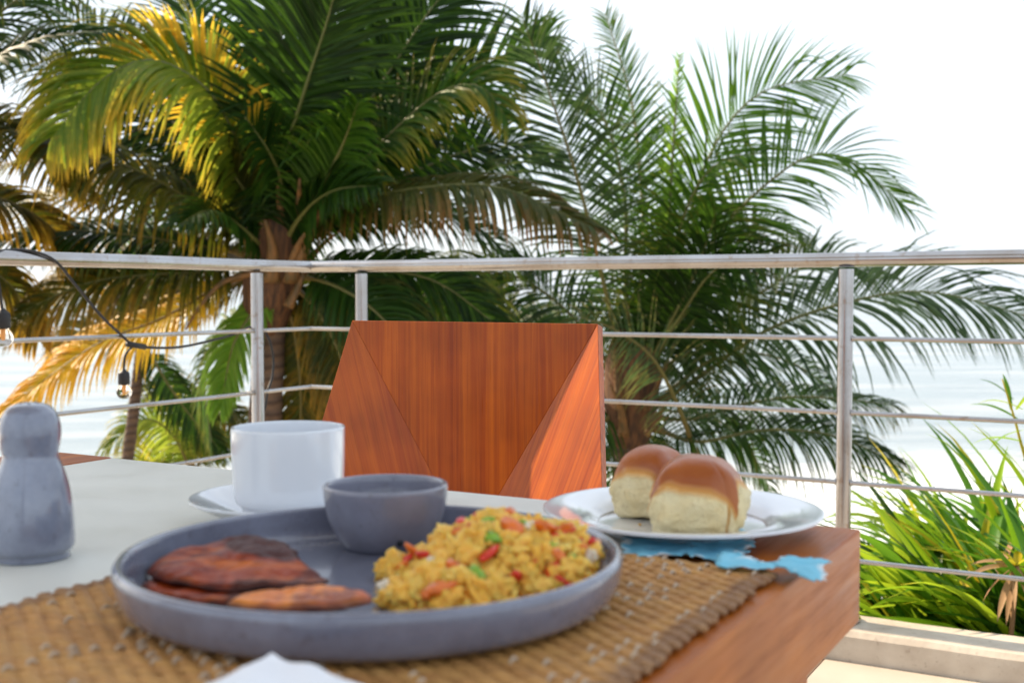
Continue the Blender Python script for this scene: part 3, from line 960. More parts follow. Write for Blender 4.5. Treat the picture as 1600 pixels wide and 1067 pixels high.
for i in range(6):
    for j in range(10):
        a = i * 11 + j; Fc.append((a, a + 1, a + 12, a + 11))
o = mesh('sugar_sachet', V, Fc, MAT_PAPER, loc=sp0)
m_ = o.modifiers.new('solidify', 'SOLIDIFY'); m_.thickness = 0.0025
tag(o, 'small white paper sachet between the saucer and the grey plate', 'sachet')

# ------------------------------------------------------------------ shaker
SC = Vector(((44 - 800) / F * 0.779, 0.779, TZ))
pr = smooth_prof([(0.0005, 0.001), (0.022, 0.001), (0.0238, 0.0), (0.0242, 0.0035), (0.0268, 0.007), (0.0272, 0.014), (0.0264, 0.030), (0.0245, 0.045), (0.0210, 0.058), (0.0183, 0.065), (0.0176, 0.0695), (0.0186, 0.0755), (0.0194, 0.083), (0.0187, 0.091), (0.0158, 0.0980), (0.0102, 0.1025), (0.0005, 0.1042)], 6)
g = G(); g.lathe(SC, pr, 80, wob=lambda th, z: 0.006 * math.sin(2 * th))
sh = thing('salt_shaker', 'glazed blue grey ceramic salt shaker with a rounded head', 'shaker', SC)
mesh('shaker_body', g.V, g.F, MAT_SHAKER, sh)
for i in range(5):
    a = i * 2 * math.pi / 5; p = SC + Vector((0.0055 * math.cos(a), 0.0055 * math.sin(a), 0.1036))
    g = G(); g.tube([p - Vector((0, 0, 0.002)), p + Vector((0, 0, 0.0004))], 0.0009, 8)
    mesh('pour_hole', g.V, g.F, MAT_HOLE, sh)

# ------------------------------------------------------------------ bread plate, rolls
BPd = 0.862
BP = Vector(((1067 - 800) / F * BPd, BPd, TZ + 0.0010))
pr = smooth_prof([(0.0005, 0.002), (0.052, 0.002), (0.054, 0.0), (0.057, 0.0), (0.059, 0.003), (0.070, 0.0085), (0.088, 0.0125), (0.1010, 0.0148), (0.1022, 0.0160), (0.1012, 0.0174), (0.088, 0.0158), (0.071, 0.0122), (0.062, 0.0072), (0.056, 0.0052), (0.0005, 0.0050)], 5)
g = G(); g.lathe(BP, pr, 112)
tag(mesh('bread_plate', g.V, g.F, MAT_PORC, loc=BP), 'white porcelain side plate with two bread rolls at the table corner', 'plate')
k = M('bread')
cr = k.attr('crust'); n = k.noise(45, 5); n2 = k.noise(260, 4, None, 0.65); n3 = k.noise(18, 3)
crustc = k.mix(k.rng(n3, 0.3, 0.7), (0.28, 0.060, 0.009), (0.43, 0.125, 0.020))
edgec = (0.68, 0.33, 0.075)
crumb = k.mix(k.rng(n, 0.3, 0.7), (0.88, 0.76, 0.47), (0.82, 0.64, 0.32))
crumb = k.mix(k.math('MULTIPLY', k.rng(n2, 0.55, 0.7), 0.35), crumb, (0.5, 0.34, 0.14))
col = k.mix(k.rng(cr, 0.25, 0.55), crumb, edgec)
col = k.mix(k.rng(cr, 0.5, 0.9), col, crustc)
k.set(Base_Color=col, Roughness=k.rng(cr, 0.3, 0.8, 0.85, 0.30))
k.b.inputs['Subsurface Radius'].default_value = (0.005, 0.003, 0.0015)
bh = k.math('MULTIPLY', k.math('ADD', n, n2), k.rng(cr, 0.3, 0.7, 1.0, 0.12))
k.bump(bh, 0.8, 0.004)
MAT_BREAD = k.m
def roll(loc, w_, d_, h_, rot, seed, label, crease=None, pale=()):
    n, m = 120, 70
    V = []; A = []; Fc = []
    def sp_(c, e): return math.copysign(abs(c) ** e, c)
    for i in range(m + 1):
        ph = -math.pi / 2 + math.pi * i / m
        for j in range(n):
            th = 2 * math.pi * j / n
            e1 = 0.34 if ph < 0 else 0.74
            e2 = 0.38
            cx = sp_(math.cos(ph), e1) * sp_(math.cos(th), e2)
            cy = sp_(math.cos(ph), e1) * sp_(math.sin(th), e2)
            cz = sp_(math.sin(ph), 0.55 if ph < 0 else 1.0)
            zz = (0.40 + 0.60 * cz) if cz > 0 else (0.40 + 0.40 * cz)
            p = Vector((cx * w_ / 2, cy * d_ / 2, zz * h_))
            # a muffin-like dome: slightly wider than the torn base
            wide = 1 + 0.035 * math.sin(min(1, max(0, zz)) * math.pi) - 0.05 * max(0, 0.35 - zz)
            p.x *= wide; p.y *= wide
            side = min(1, max(0, (1 - abs(cz)) * 1.6))
            nz = noise.noise(p * 60 + Vector((seed, 0, 0)))
            nz2 = noise.noise(p * 240 + Vector((seed, 3, 0)))
            hn = p.z / h_ + 0.10 * noise.noise(Vector((math.cos(th) * 1.8, math.sin(th) * 1.8, seed)))
            # the crust comes lower where the rolls were not joined
            low = 0.0
            for pa, pw in pale:
                dd = (th - pa + math.pi) % (2 * math.pi) - math.pi
                low = max(low, math.exp(-(dd / pw) ** 4))
            line = 0.30 + 0.33 * low - 0.16 * (1 - low) + 0.05 * math.sin(th * 3 + seed)
            crust = 0.5 + (hn - line - 0.0) * 3.8
            if crease is not None:
                dd = (th - crease + math.pi) % (2 * math.pi) - math.pi
                cv = math.exp(-(dd / 0.07) ** 2)
                crust = max(crust, 0.74 * cv * (0.75 + 0.25 * noise.noise(p * 90))); p.x *= (1 - 0.035 * cv); p.y *= (1 - 0.035 * cv)
            crust = min(1, max(0, crust))
            rough_ = (1 - crust) * (0.0016 * nz2 + 0.0034 * noise.noise(p * 120 + Vector((0, seed, 9)))) + 0.0010 * nz
            out = Vector((p.x, p.y, (p.z - h_ * 0.4))).normalized()
            rough_ += 0.0032 * noise.noise(p * 26 + Vector((seed * 7, 1, 0))) + (1 - crust) * 0.0030 * noise.noise(Vector((p.x * 55, p.y * 55, p.z * 22 + seed))) - crust * 0.0010 * max(0, noise.noise(Vector((p.x * 70, p.y * 30, seed * 2))))
            if crust < 0.5: crust += 0.10 * max(0, noise.noise(p * 80)) * 2
            p += out * rough_
            q = Vector((p.x * math.cos(rot) - p.y * math.sin(rot), p.x * math.sin(rot) + p.y * math.cos(rot), max(0, p.z)))
            V.append(q + loc); A.append(crust)
    for i in range(m):
        for j in range(n):
            Fc.append((i * n + j, i * n + (j + 1) % n, (i + 1) * n + (j + 1) % n, (i + 1) * n + j))
    return tag(mesh('bread_roll', V, Fc, MAT_BREAD, loc=loc, attr={'crust': A}), label, 'bread roll', 'bread rolls on the white plate')
zf = BP.z + 0.0054
fd = 0.833
roll(Vector(((1093 - 800) / F * fd, fd, zf)), 0.0645, 0.056, 0.0535, R(-14), 2.0, 'front bread roll with a brown crease down its pale torn side',
     crease=-1.16, pale=((-1.75, 0.85), (-0.25, 0.6), (math.pi, 0.5)))
fd2 = 0.893
roll(Vector(((1024 - 800) / F * fd2, fd2, zf)), 0.053, 0.056, 0.0535, R(-38), 6.0, 'rear bread roll partly hidden behind the other roll',
     pale=((-1.75, 1.0), (math.pi, 0.7)))
k = M('crumb'); k.set(Base_Color=(0.6, 0.36, 0.12, 1), Roughness=0.8); MAT_CRUMB = k.m
cm = lump_mesh('bread_crumb', MAT_CRUMB, 4, 1)
cgrp = [('tiny golden crumb left of the rolls on the white plate', (1000, 819), .0012), ('brown crumb at the right foot of the front roll', (1160, 833), .0014), ('smallest crumb on the right half of the white plate', (1196, 812), .0009)]
for lb, (cx_, cy_), s in cgrp:
    p = atz(cx_, cy_, zf + 0.0006)
    o = bpy.data.objects.new('bread_crumb', cm); COL.objects.link(o); o.location = p; o.scale = (s * 1.3, s, s * .8)
    tag(o, lb, 'crumb', 'crumbs on the white plate')

# blue napkin under the bread plate
k = M('blue_tissue')
k.set(Base_Color=k.mix(k.rng(k.attr('edge'), 0.4, 0.9), k.mix(k.noise(60, 4), (0.16, 0.50, 0.68), (0.25, 0.60, 0.75)), (0.74, 0.8, 0.82)), Roughness=0.85)
k.bump(k.noise(140, 4), 0.4, 0.001)
MAT_BLUE = k.m
def tissue(outline_px, z0, cx_, cy_, seed, lift=0.0015):
    pts = [atz(x, y, z0) for x, y in outline_px]
    c = atz(cx_, cy_, z0)
    # jagged outline
    ol = []
    for i in range(len(pts)):
        a = pts[i]; b_ = pts[(i + 1) % len(pts)]
        kk = max(2, int((b_ - a).length / 0.0022))
        for j in range(kk):
            p = a.lerp(b_, j / kk)
            ol.append(c + (p - c) * (1 + random.choice([-0.10, -0.03, 0.0, 0.02, 0.09]) * random.random()))
    V = []; A = []; m = len(ol); rg = 8
    for r_ in range(rg + 1):
        f = (r_ + 0.001) / rg
        for p in ol:
            q = c + (p - c) * f
            V.append(q + Vector((0, 0, lift + 0.0026 * noise.noise(q * 110 + Vector((seed, 0, 0))) + 0.0012 * noise.noise(q * 300) + (0.0008 * random.random() if r_ == rg else 0))))
            A.append(max(0.0, noise.noise(q * 70) * 1.1 + (0.8 * max(0, f - 0.75) * 4 * (0.3 + max(0, -noise.noise(q * 45 + Vector((9, 0, 0))) * 3)))))
    Fc = [(r_ * m + j, r_ * m + (j + 1) % m, (r_ + 1) * m + (j + 1) % m, (r_ + 1) * m + j) for r_ in range(rg) for j in range(m)]
    return V, Fc, A
V1_, F1_, A1_ = tissue([(1121, 872), (1150, 867), (1172, 874), (1208, 880), (1240, 872), (1262, 875), (1298, 879), (1286, 890), (1292, 908), (1262, 907), (1238, 893), (1200, 890), (1160, 889), (1124, 887)], TZ + 0.0075, 1200, 882, 1.0)
gg = G(); gg.add(V1_, F1_, A1_)
V2_, F2_, A2_ = tissue([(975, 838), (1060, 828), (1160, 828), (1182, 846), (1166, 862), (1130, 874), (1070, 868), (1000, 870), (970, 856)], TZ + 0.0050, 1080, 850, 3.0, 0.0)
for i_ in range(len(V2_)): V2_[i_].z = min(V2_[i_].z, TZ + 0.0078)
gg.add(V2_, F2_, A2_)
o = mesh('blue_napkin', gg.V, gg.F, MAT_BLUE, loc=atz(1160, 870, TZ), attr={'edge': gg.A})
m_ = o.modifiers.new('solidify', 'SOLIDIFY'); m_.thickness = 0.0005
tag(o, 'torn light blue paper napkin crumpled under the edge of the white plate', 'napkin')

# folded white napkin in the foreground
tip = at(425, 1019, 0.500)
V = []; Fc = []
d1 = (at(180, 1140, 0.43) - tip); d2 = (at(610, 1085, 0.47) - tip)
def nap(u, v, top):
    p = tip + d1 * u + d2 * v
    cr_ = 0.0030 * noise.noise(Vector((u * 4, v * 4, 2)))
    z = p.z + cr_ + (0.0 if top else -0.0022)
    return Vector((p.x, p.y, z))
NN = 20
for top in (1, 0):
    for i in range(NN + 1):
        for j in range(NN + 1):
            V.append(nap(i / NN, j / NN, top))
L_ = (NN + 1) ** 2
for i in range(NN):
    for j in range(NN):
        a = i * (NN + 1) + j
        Fc.append((a, a + 1, a + NN + 2, a + NN + 1)); Fc.append((a + L_, a + NN + 1 + L_, a + NN + 2 + L_, a + 1 + L_))
for i in range(NN):
    for a, b_ in ((i, i + 1), (NN * (NN + 1) + i + 1, NN * (NN + 1) + i), ((i + 1) * (NN + 1), i * (NN + 1)), (i * (NN + 1) + NN, (i + 1) * (NN + 1) + NN)):
        Fc.append((b_, a, a + L_, b_ + L_))
MATZ = TZ + MATTOP
lowest = min(v.z for v in V)
o = mesh('white_napkin', V, Fc, MAT_PAPER, loc=Vector((tip.x, tip.y, MATZ)), auto=50)
tag(o, 'folded white napkin in front of the grey plate', 'napkin')

# ------------------------------------------------------------------ palms
def frond(palm, pts, lpx, kind, dry=0.15, droop=0.5, face=0.6, n=62, wd=0.0120, r0=0.020, boot=True, start=0.12, ragged=0.05, dens=1.0, vdry=0.35, thin=1.0):
    """pts: world points of the midrib; lpx: leaflet length in metres"""
    P = catmull(pts, 8)
    cum = [0]
    for i in range(1, len(P)): cum.append(cum[-1] + (P[i] - P[i - 1]).length)
    Lr = cum[-1]
    def ev(t):
        s = t * Lr
        i = 1
        while i < len(P) - 1 and cum[i] < s: i += 1
        f = (s - cum[i - 1]) / max(1e-6, cum[i] - cum[i - 1])
        return P[i - 1].lerp(P[i], f), (P[i] - P[i - 1]).normalized()
    g = G()
    NS = 22; n = int(n * 1.45); lpx *= 1.14; droop *= 1.1; wd *= 0.86
    R_ = []; Q = []; A = []
    for i in range(NS + 1):
        t = i / NS
        p, _ = ev(t); Q.append(p)
        R_.append(r0 * (1 - t) ** 0.8 * (1.0 + 1.3 * max(0, 0.10 - t) / 0.10) + 0.003)
        A += [max(0, min(1, dry + 0.5 * max(0, 0.25 - t) * 4))] * 6
    g.tube(Q, R_, 6, flat=0.75)
    fo_ = mesh('frond', g.V, g.F, MAT_STALK, palm, attr={'dry': A})
    V = []; Fc = []; AD = []; AV = []
    rot = random.uniform(-0.25, 0.25)
    for side in (-1, 1):
        gap = 0
        for k_ in range(n):
            t = start + (1 - start) * (k_ + random.uniform(-.25, .25)) / n
            t = min(0.995, max(start, t))
            if gap > 0: gap -= 1; continue
            if random.random() < ragged: gap = random.randint(0, 2)
            p, T = ev(t)
            N0 = Vector((rot, -face, 1 - face)) + Vector((0, 0, 0.001))
            N = N0 - T * T.dot(N0)
            if N.length < 0.15: N = Vector((0.2, -1, 0.1)) - T * T.dot(Vector((0.2, -1, 0.1)))
            N.normalize()
            Sd = T.cross(N).normalized() * side
            u = (t - start) / (1 - start)
            ang = R(72 - 42 * u + random.uniform(-7, 7))
            prof = (0.55 + 0.45 * math.sin(min(1, u / 0.45) * math.pi / 2)) if u < 0.45 else (1 - 0.62 * ((u - 0.45) / 0.55) ** 1.6)
            Ln = lpx * prof * random.uniform(0.86, 1.08)
            d = (T * math.cos(ang) + Sd * math.sin(ang) + N * (0.22 + random.uniform(-.1, .12))).normalized()
            wv = random.random(); dr = dry + random.uniform(-.12, .12) + vdry * (u * 0.25)
            bent = random.random() < 0.10
            nst_ = 5
            w0 = wd * random.uniform(0.8, 1.15) * (0.75 + 0.5 * prof)
            base = len(V); cur = p.copy()
            for s_ in range(nst_ + 1):
                f = s_ / nst_
                wdt = w0 * (0.55, 1.0, 1.0, 0.82, 0.5, 0.0)[s_] * thin
                side_v = d.cross(N)
                if side_v.length < 1e-3: side_v = d.cross(Vector((0, 0, 1)))
                side_v.normalize()
                up_ = side_v.cross(d).normalized()
                if s_ < nst_:
                    V += [cur - side_v * wdt + up_ * wdt * 0.45, cur.copy(), cur + side_v * wdt + up_ * wdt * 0.45]
                    AD += [min(1, max(0, dr + vdry * f ** 2))] * 3; AV += [wv] * 3
                else:
                    V.append(cur.copy()); AD.append(min(1, max(0, dr + vdry * 1.3))); AV.append(wv)
                dd_ = droop * (0.18 + 0.75 * f)
                if bent and s_ >= 2: dd_ += 0.9
                d = (d + Vector((0, 0, -1)) * dd_ * 0.5 + noise.noise_vector(cur * 3) * 0.05).normalized()
                cur = cur + d * (Ln / nst_)
            for s_ in range(nst_ - 1):
                a = base + s_ * 3
                Fc += [(a, a + 1, a + 4, a + 3), (a + 1, a + 2, a + 5, a + 4)]
            a = base + (nst_ - 1) * 3
            Fc += [(a, a + 1, a + 3), (a + 1, a + 2, a + 3)]
    lf = mesh('leaflets', V, Fc, LF[kind], fo_, attr={'dry': AD, 'vary': AV})
    lf['kind'] = 'stuff'
    return fo_

def palm(name, label, crown, foot, rad, grp='palm trees beyond the railing'):
    t = thing(name, label, 'palm tree', foot, grp)
    P = catmull([foot, foot.lerp(crown, 0.35) + Vector((random.uniform(-.12, .12), 0, 0)), foot.lerp(crown, 0.7), crown], 10)
    nP = len(P); rr = []
    g = G()
    for i, p in enumerate(P):
        f = i / (nP - 1)
        rr.append(rad * (1.35 - 0.45 * f + (0.035 if i % 2 else 0.0)))
    g.tube(P, rr, 18)
    mesh('trunk', g.V, g.F, MAT_BARK, t)
    return t

def boots(t, crown, d, list_px, r=0.05):
    for (x0, y0, x1, y1, s) in list_px:
        a = at(x0, y0, d + random.uniform(-0.12, 0.12)); b_ = at(x1, y1, d + random.uniform(-0.3, 0.1))
        b_ = a.lerp(b_, 0.88)
        P = catmull([a, a.lerp(b_, 0.5) + Vector((random.uniform(-.03, .03), 0, 0.02)), b_], 5)
        g = G(); g.tube(P, [r * s * (1 - 0.86 * (i / (len(P) - 1)) ** 0.8) for i in range(len(P))], 9, flat=0.6)
        mesh('leaf_base', g.V, g.F, MAT_BOOT, t)

def fpx(t, d0, base, pts, dt, L, kind, **kw):
    """frond through photograph points; dt = how much nearer (-) or farther (+) its tip is"""
    m = len(pts)
    W = [at(base[0], base[1], d0)]
    for i, (x, y) in enumerate(pts):
        f = (i + 1) / m
        W.append(at(x, y, d0 + dt * f))
    return frond(t, W, L * d0 / F, kind, **kw)

# --- palm A, left
dA = 7.6
cA = at(432, 405, dA)
pA = palm('palm_tree', 'large coconut palm on the left with a yellowing arched frond', at(428, 400, dA), Vector((at(380, 720, dA).x - 0.1, dA, -3.7)), 0.105)
# crown fibre
g = G(); g.tube(catmull([at(410, 520, dA), at(425, 440, dA), at(433, 380, dA), at(436, 330, dA)], 6), [0.13 + 0.07 * math.sin(i / 18 * 3.0) for i in range(19)], 16)
mesh('crown_fibre', g.V, g.F, MAT_FIBRE, pA)
boots(pA, cA, dA - 0.12, [(400, 420, 375, 300, 1.0), (420, 400, 398, 262, 1.1), (440, 400, 430, 258, 1.0), (455, 400, 470, 262, 1.1), (470, 410, 515, 290, 1.0), (440, 420, 450, 300, 1.2), (410, 430, 365, 350, .9), (470, 430, 540, 350, .9), (425, 440, 412, 330, 1.2), (455, 440, 490, 340, 1.1), (430, 470, 395, 400, 1.2), (450, 480, 480, 400, 1.2)], 0.052)
KA = (432, 400)
A_ = lambda base, pts, dt, L, kind, **kw: fpx(pA, dA, base, pts, dt, L, kind, **kw)
A_((410, 360), [(372, 230), (322, 140), (240, 95), (160, 125), (82, 215)], -0.9, 165, 'yellow', dry=0.03, droop=1.0, face=0.45, n=96, vdry=0.5, wd=0.015)
A_((400, 350), [(380, 250), (335, 140), (255, 75), (170, 70)], -0.5, 90, 'yellow', dry=0.45, droop=0.4, face=0.7, vdry=0.5)
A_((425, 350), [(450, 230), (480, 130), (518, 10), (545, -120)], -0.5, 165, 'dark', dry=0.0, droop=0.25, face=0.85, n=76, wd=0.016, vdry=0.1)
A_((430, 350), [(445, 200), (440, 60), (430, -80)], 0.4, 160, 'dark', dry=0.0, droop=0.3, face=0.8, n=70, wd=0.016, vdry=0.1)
A_((450, 350), [(530, 230), (610, 110), (670, 20), (740, -60)], 0.1, 150, 'dark', dry=0.02, droop=0.4, face=0.75, n=70, wd=0.014, vdry=0.15)
A_((455, 360), [(560, 260), (660, 160), (770, 95), (860, 55)], 0.3, 130, 'mid', dry=0.05, droop=0.5, face=0.65, n=70, vdry=0.2)
A_((460, 370), [(570, 250), (680, 150), (750, 135), (795, 190)], -0.4, 105, 'mid', dry=0.12, droop=0.7, face=0.5, n=66, vdry=0.6)
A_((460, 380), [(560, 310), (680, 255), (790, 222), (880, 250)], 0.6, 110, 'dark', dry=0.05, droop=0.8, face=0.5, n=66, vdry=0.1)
A_((465, 390), [(550, 320), (680, 292), (790, 296), (925, 355)], -0.9, 118, 'brown', dry=0.10, droop=1.3, face=0.3, n=74, vdry=0.5, wd=0.014)
A_((405, 395), [(320, 330), (220, 270), (110, 230), (-20, 190)], -0.8, 150, 'olive', dry=0.12, droop=1.3, face=0.3, n=74, vdry=0.35, wd=0.014)
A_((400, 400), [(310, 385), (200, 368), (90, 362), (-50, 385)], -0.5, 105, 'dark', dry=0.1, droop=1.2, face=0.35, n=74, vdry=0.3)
A_((400, 410), [(320, 425), (230, 430), (130, 445), (10, 500)], -0.7, 120, 'olive', dry=0.15, droop=1.3, face=0.35, n=70, vdry=0.45)
A_((405, 420), [(330, 455), (250, 500), (140, 545), (-10, 655)], -0.5, 105, 'yellow', dry=0.55, droop=1.2, face=0.4, n=64, vdry=0.6)
A_((400, 390), [(320, 300), (230, 235), (120, 215), (10, 260)], 0.9, 120, 'olive', dry=0.1, droop=1.0, face=0.4, n=64, vdry=0.3)
A_((400, 380), [(340, 270), (270, 190), (170, 150), (60, 170)], 1.1, 130, 'dark', dry=0.05, droop=0.8, face=0.5, n=64)
A_((400, 370), [(370, 300), (320, 250), (270, 235)], 0.8, 70, 'mid', dry=0.1, droop=0.8, face=0.5, n=46)
A_((420, 430), [(400, 480), (365, 540), (345, 640)], -0.3, 70, 'lime', dry=0.05, droop=1.0, face=0.6, n=50, vdry=0.1)
A_((460, 430), [(530, 450), (600, 500), (660, 590)], -0.4, 115, 'dark', dry=0.1, droop=1.1, face=0.5, n=56)
A_((460, 420), [(560, 420), (680, 440), (790, 520)], 0.1, 120, 'dark', dry=0.08, droop=1.1, face=0.5, n=60)
A_((450, 440), [(500, 490), (540, 580), (560, 700)], -0.2, 100, 'olive', dry=0.2, droop=1.0, face=0.6, n=56)
A_((440, 450), [(460, 520), (470, 620), (465, 740)], 0.1, 90, 'olive', dry=0.25, droop=0.9, face=0.7, n=50)
A_((410, 410), [(340, 400), (260, 410), (170, 470)], 0.8, 110, 'olive', dry=0.2, droop=1.0, face=0.5, n=60)
A_((465, 380), [(600, 330), (720, 340), (830, 430)], 0.7, 110, 'dark', dry=0.05, droop=1.0, face=0.4, n=64)
A_((440, 350), [(500, 200), (590, 60), (640, -60)], 1.2, 140, 'dark', dry=0.0, droop=0.4, face=0.7, n=60)
A_((410, 350), [(350, 180), (300, 40), (270, -80)], 1.2, 140, 'dark', dry=0.05, droop=0.5, face=0.7, n=60)
for pts, dt, L, kd, dr in (([(350, 240), (250, 120), (130, 40), (0, -20)], 1.3, 140, 'dark', .05), ([(330, 280), (210, 180), (90, 110), (-40, 90)], 1.4, 140, 'dark', .08),
      ([(320, 330), (200, 300), (80, 310), (-40, 350)], 1.4, 130, 'olive', .15), ([(330, 400), (220, 400), (110, 440), (10, 520)], 1.2, 130, 'olive', .2),
      ([(360, 450), (280, 480), (190, 510), (110, 560)], 0.9, 90, 'olive', .25), ([(500, 300), (590, 200), (700, 130), (800, 120)], 1.5, 130, 'dark', .02),
      ([(520, 330), (620, 260), (720, 230), (820, 270)], 1.3, 120, 'dark', .04), ([(470, 250), (530, 120), (570, 0), (600, -90)], 1.6, 150, 'dark', .02),
      ([(520, 440), (610, 450), (700, 500), (760, 580)], 1.2, 120, 'dark', .1), ([(500, 480), (560, 520), (600, 600), (600, 680)], 1.0, 110, 'olive', .15),
      ([(400, 480), (350, 520), (320, 600), (330, 690)], 1.2, 90, 'mid', .05), ([(470, 500), (500, 560), (510, 640), (500, 720)], .6, 110, 'dark', .1)):
    A_((432, 400), pts, dt, L, kd, dry=dr, droop=0.9, face=0.5, n=62, vdry=0.35)
for pts, dt, L, kd in (([(380, 360), (330, 330), (280, 350)], -0.9, 70, 'dark'), ([(470, 340), (520, 300), (590, 290)], -0.7, 80, 'dark'), ([(440, 300), (420, 240), (380, 180)], -0.6, 90, 'dark'), ([(480, 330), (530, 240), (560, 160)], -0.6, 100, 'mid'), ([(400, 330), (360, 270), (310, 240)], -0.4, 80, 'olive')):
    A_((432, 410), pts, dt, L, kd, dry=.05, droop=0.8, face=0.6, n=50, vdry=0.2, r0=0.028)
# dead hanging stalk
g = G(); g.tube(catmull([at(405, 425, dA - .2), at(350, 440, dA - .3), at(315, 475, dA - .4), at(290, 515, dA - .4)], 6), [0.022 - 0.0008 * i for i in range(19)], 7)
mesh('dead_stalk', g.V, g.F, MAT_BOOT, pA)

# --- palm B, centre right
dB = 8.2
pB = palm('palm_tree', 'dark green coconut palm in the centre behind the bread rolls', at(985, 560, dB), Vector((at(985, 700, dB).x, dB, -3.8)), 0.12)
g = G(); g.tube(catmull([at(985, 700, dB), at(985, 640, dB), at(990, 560, dB), at(998, 500, dB)], 6), [0.12 + 0.08 * math.sin(i / 18 * 3.0) for i in range(19)], 16)
mesh('crown_fibre', g.V, g.F, MAT_FIBRE, pB)
boots(pB, None, dB - 0.15, [(970, 640, 950, 480, 1.0), (985, 620, 980, 450, 1.1), (1000, 620, 1020, 460, 1.1), (1010, 640, 1060, 520, 1.0), (975, 680, 950, 590, 1.0), (1010, 680, 1055, 600, 1.0)], 0.045)
B_ = lambda base, pts, dt, L, kind, **kw: fpx(pB, dB, base, pts, dt, L * 1.16, kind, **{**kw, 'wd': kw.get('wd', 0.012) * 0.74, 'n': int(kw.get('n', 62) * 0.82)})
B_((975, 590), [(945, 450), (905, 290), (860, 150), (815, 25)], -0.7, 110, 'teal', dry=0.12, droop=0.5, face=0.75, n=80, vdry=0.2)
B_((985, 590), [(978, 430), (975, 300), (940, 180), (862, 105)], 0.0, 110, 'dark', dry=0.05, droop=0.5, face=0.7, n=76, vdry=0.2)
B_((990, 580), [(1005, 420), (1002, 290), (985, 150), (945, 20)], 1.6, 78, 'mid', dry=0.1, droop=0.3, face=0.7, n=72)
B_((1005, 580), [(1040, 430), (1050, 260), (1062, 85)], -0.2, 26, 'lime', dry=0.0, droop=0.02, face=0.8, n=60, vdry=0.05, thin=0.8)
B_((1005, 580), [(1060, 400), (1110, 240), (1190, 145), (1325, 116)], 0.2, 125, 'mid', dry=0.03, droop=0.35, face=0.7, n=78, vdry=0.1)
B_((1005, 580), [(1050, 400), (1085, 300), (1130, 250), (1190, 240)], -0.5, 80, 'mid', dry=0.08, droop=0.8, face=0.5, n=56, vdry=0.3)
B_((1010, 580), [(1100, 400), (1195, 290), (1300, 240), (1425, 330)], -0.3, 108, 'mid', dry=0.05, droop=0.45, face=0.55, n=80, vdry=0.15)
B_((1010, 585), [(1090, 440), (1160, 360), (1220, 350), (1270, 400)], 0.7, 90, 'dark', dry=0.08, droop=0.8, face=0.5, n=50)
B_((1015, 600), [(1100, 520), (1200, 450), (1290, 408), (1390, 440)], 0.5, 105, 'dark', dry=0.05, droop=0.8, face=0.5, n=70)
B_((1015, 640), [(1090, 590), (1210, 510), (1370, 462), (1480, 460), (1640, 505)], -0.9, 150, 'teal', dry=0.02, droop=0.9, face=0.45, n=86, vdry=0.05, wd=0.013)
B_((1015, 650), [(1080, 655), (1160, 632), (1260, 620), (1395, 632)], 0.0, 95, 'dark', dry=0.08, droop=1.3, face=0.35, n=70)
B_((1015, 665), [(1090, 690), (1190, 672), (1300, 680), (1400, 722)], -0.6, 100, 'dark', dry=0.1, droop=1.4, face=0.35, n=70)
B_((1090, 720), [(1062, 640), (1020, 560), (960, 515), (905, 495)], -1.2, 75, 'teal', dry=0.2, droop=0.5, face=0.7, n=50, vdry=0.3)
B_((1000, 600), [(1040, 520), (1085, 430), (1120, 330)], -0.6, 120, 'dark', dry=0.05, droop=0.6, face=0.7, n=60)
B_((1000, 600), [(1060, 500), (1120, 420), (1200, 400)], -0.8, 110, 'dark', dry=0.05, droop=0.9, face=0.6, n=60)
B_((975, 610), [(900, 500), (800, 430), (680, 430)], 0.2, 120, 'dark', dry=0.08, droop=1.0, face=0.5, n=64)
B_((975, 620), [(880, 560), (780, 540), (660, 580)], 0.5, 110, 'dark', dry=0.1, droop=1.1, face=0.5, n=60)
B_((975, 640), [(940, 660), (880, 720), (840, 800)], -0.3, 100, 'dark', dry=0.1, droop=0.9, face=0.6, n=50)
B_((1000, 650), [(1020, 720), (1060, 800), (1080, 900)], -0.3, 100, 'dark', dry=0.15, droop=0.9, face=0.6, n=50)
B_((1010, 640), [(1120, 560), (1220, 560), (1320, 620)], 0.9, 100, 'dark', dry=0.05, droop=0.9, face=0.5, n=60)

for pts, dt, L, kd in (([(960, 560), (900, 520), (830, 520), (770, 560)], 1.2, 100, 'dark'),
      ([(950, 640), (900, 640), (850, 690), (820, 780)], 1.2, 100, 'dark'), ([(1040, 640), (1110, 650), (1170, 700), (1210, 780)], 1.2, 90, 'dark'),
      ([(1000, 700), (1010, 760), (1040, 840), (1050, 920)], .8, 100, 'dark'), ([(980, 690), (960, 760), (950, 840), (950, 900)], .6, 100, 'dark')):
    B_((990, 600), pts, dt, L, kd, dry=.04, droop=0.8, face=0.55, n=54, vdry=0.15)
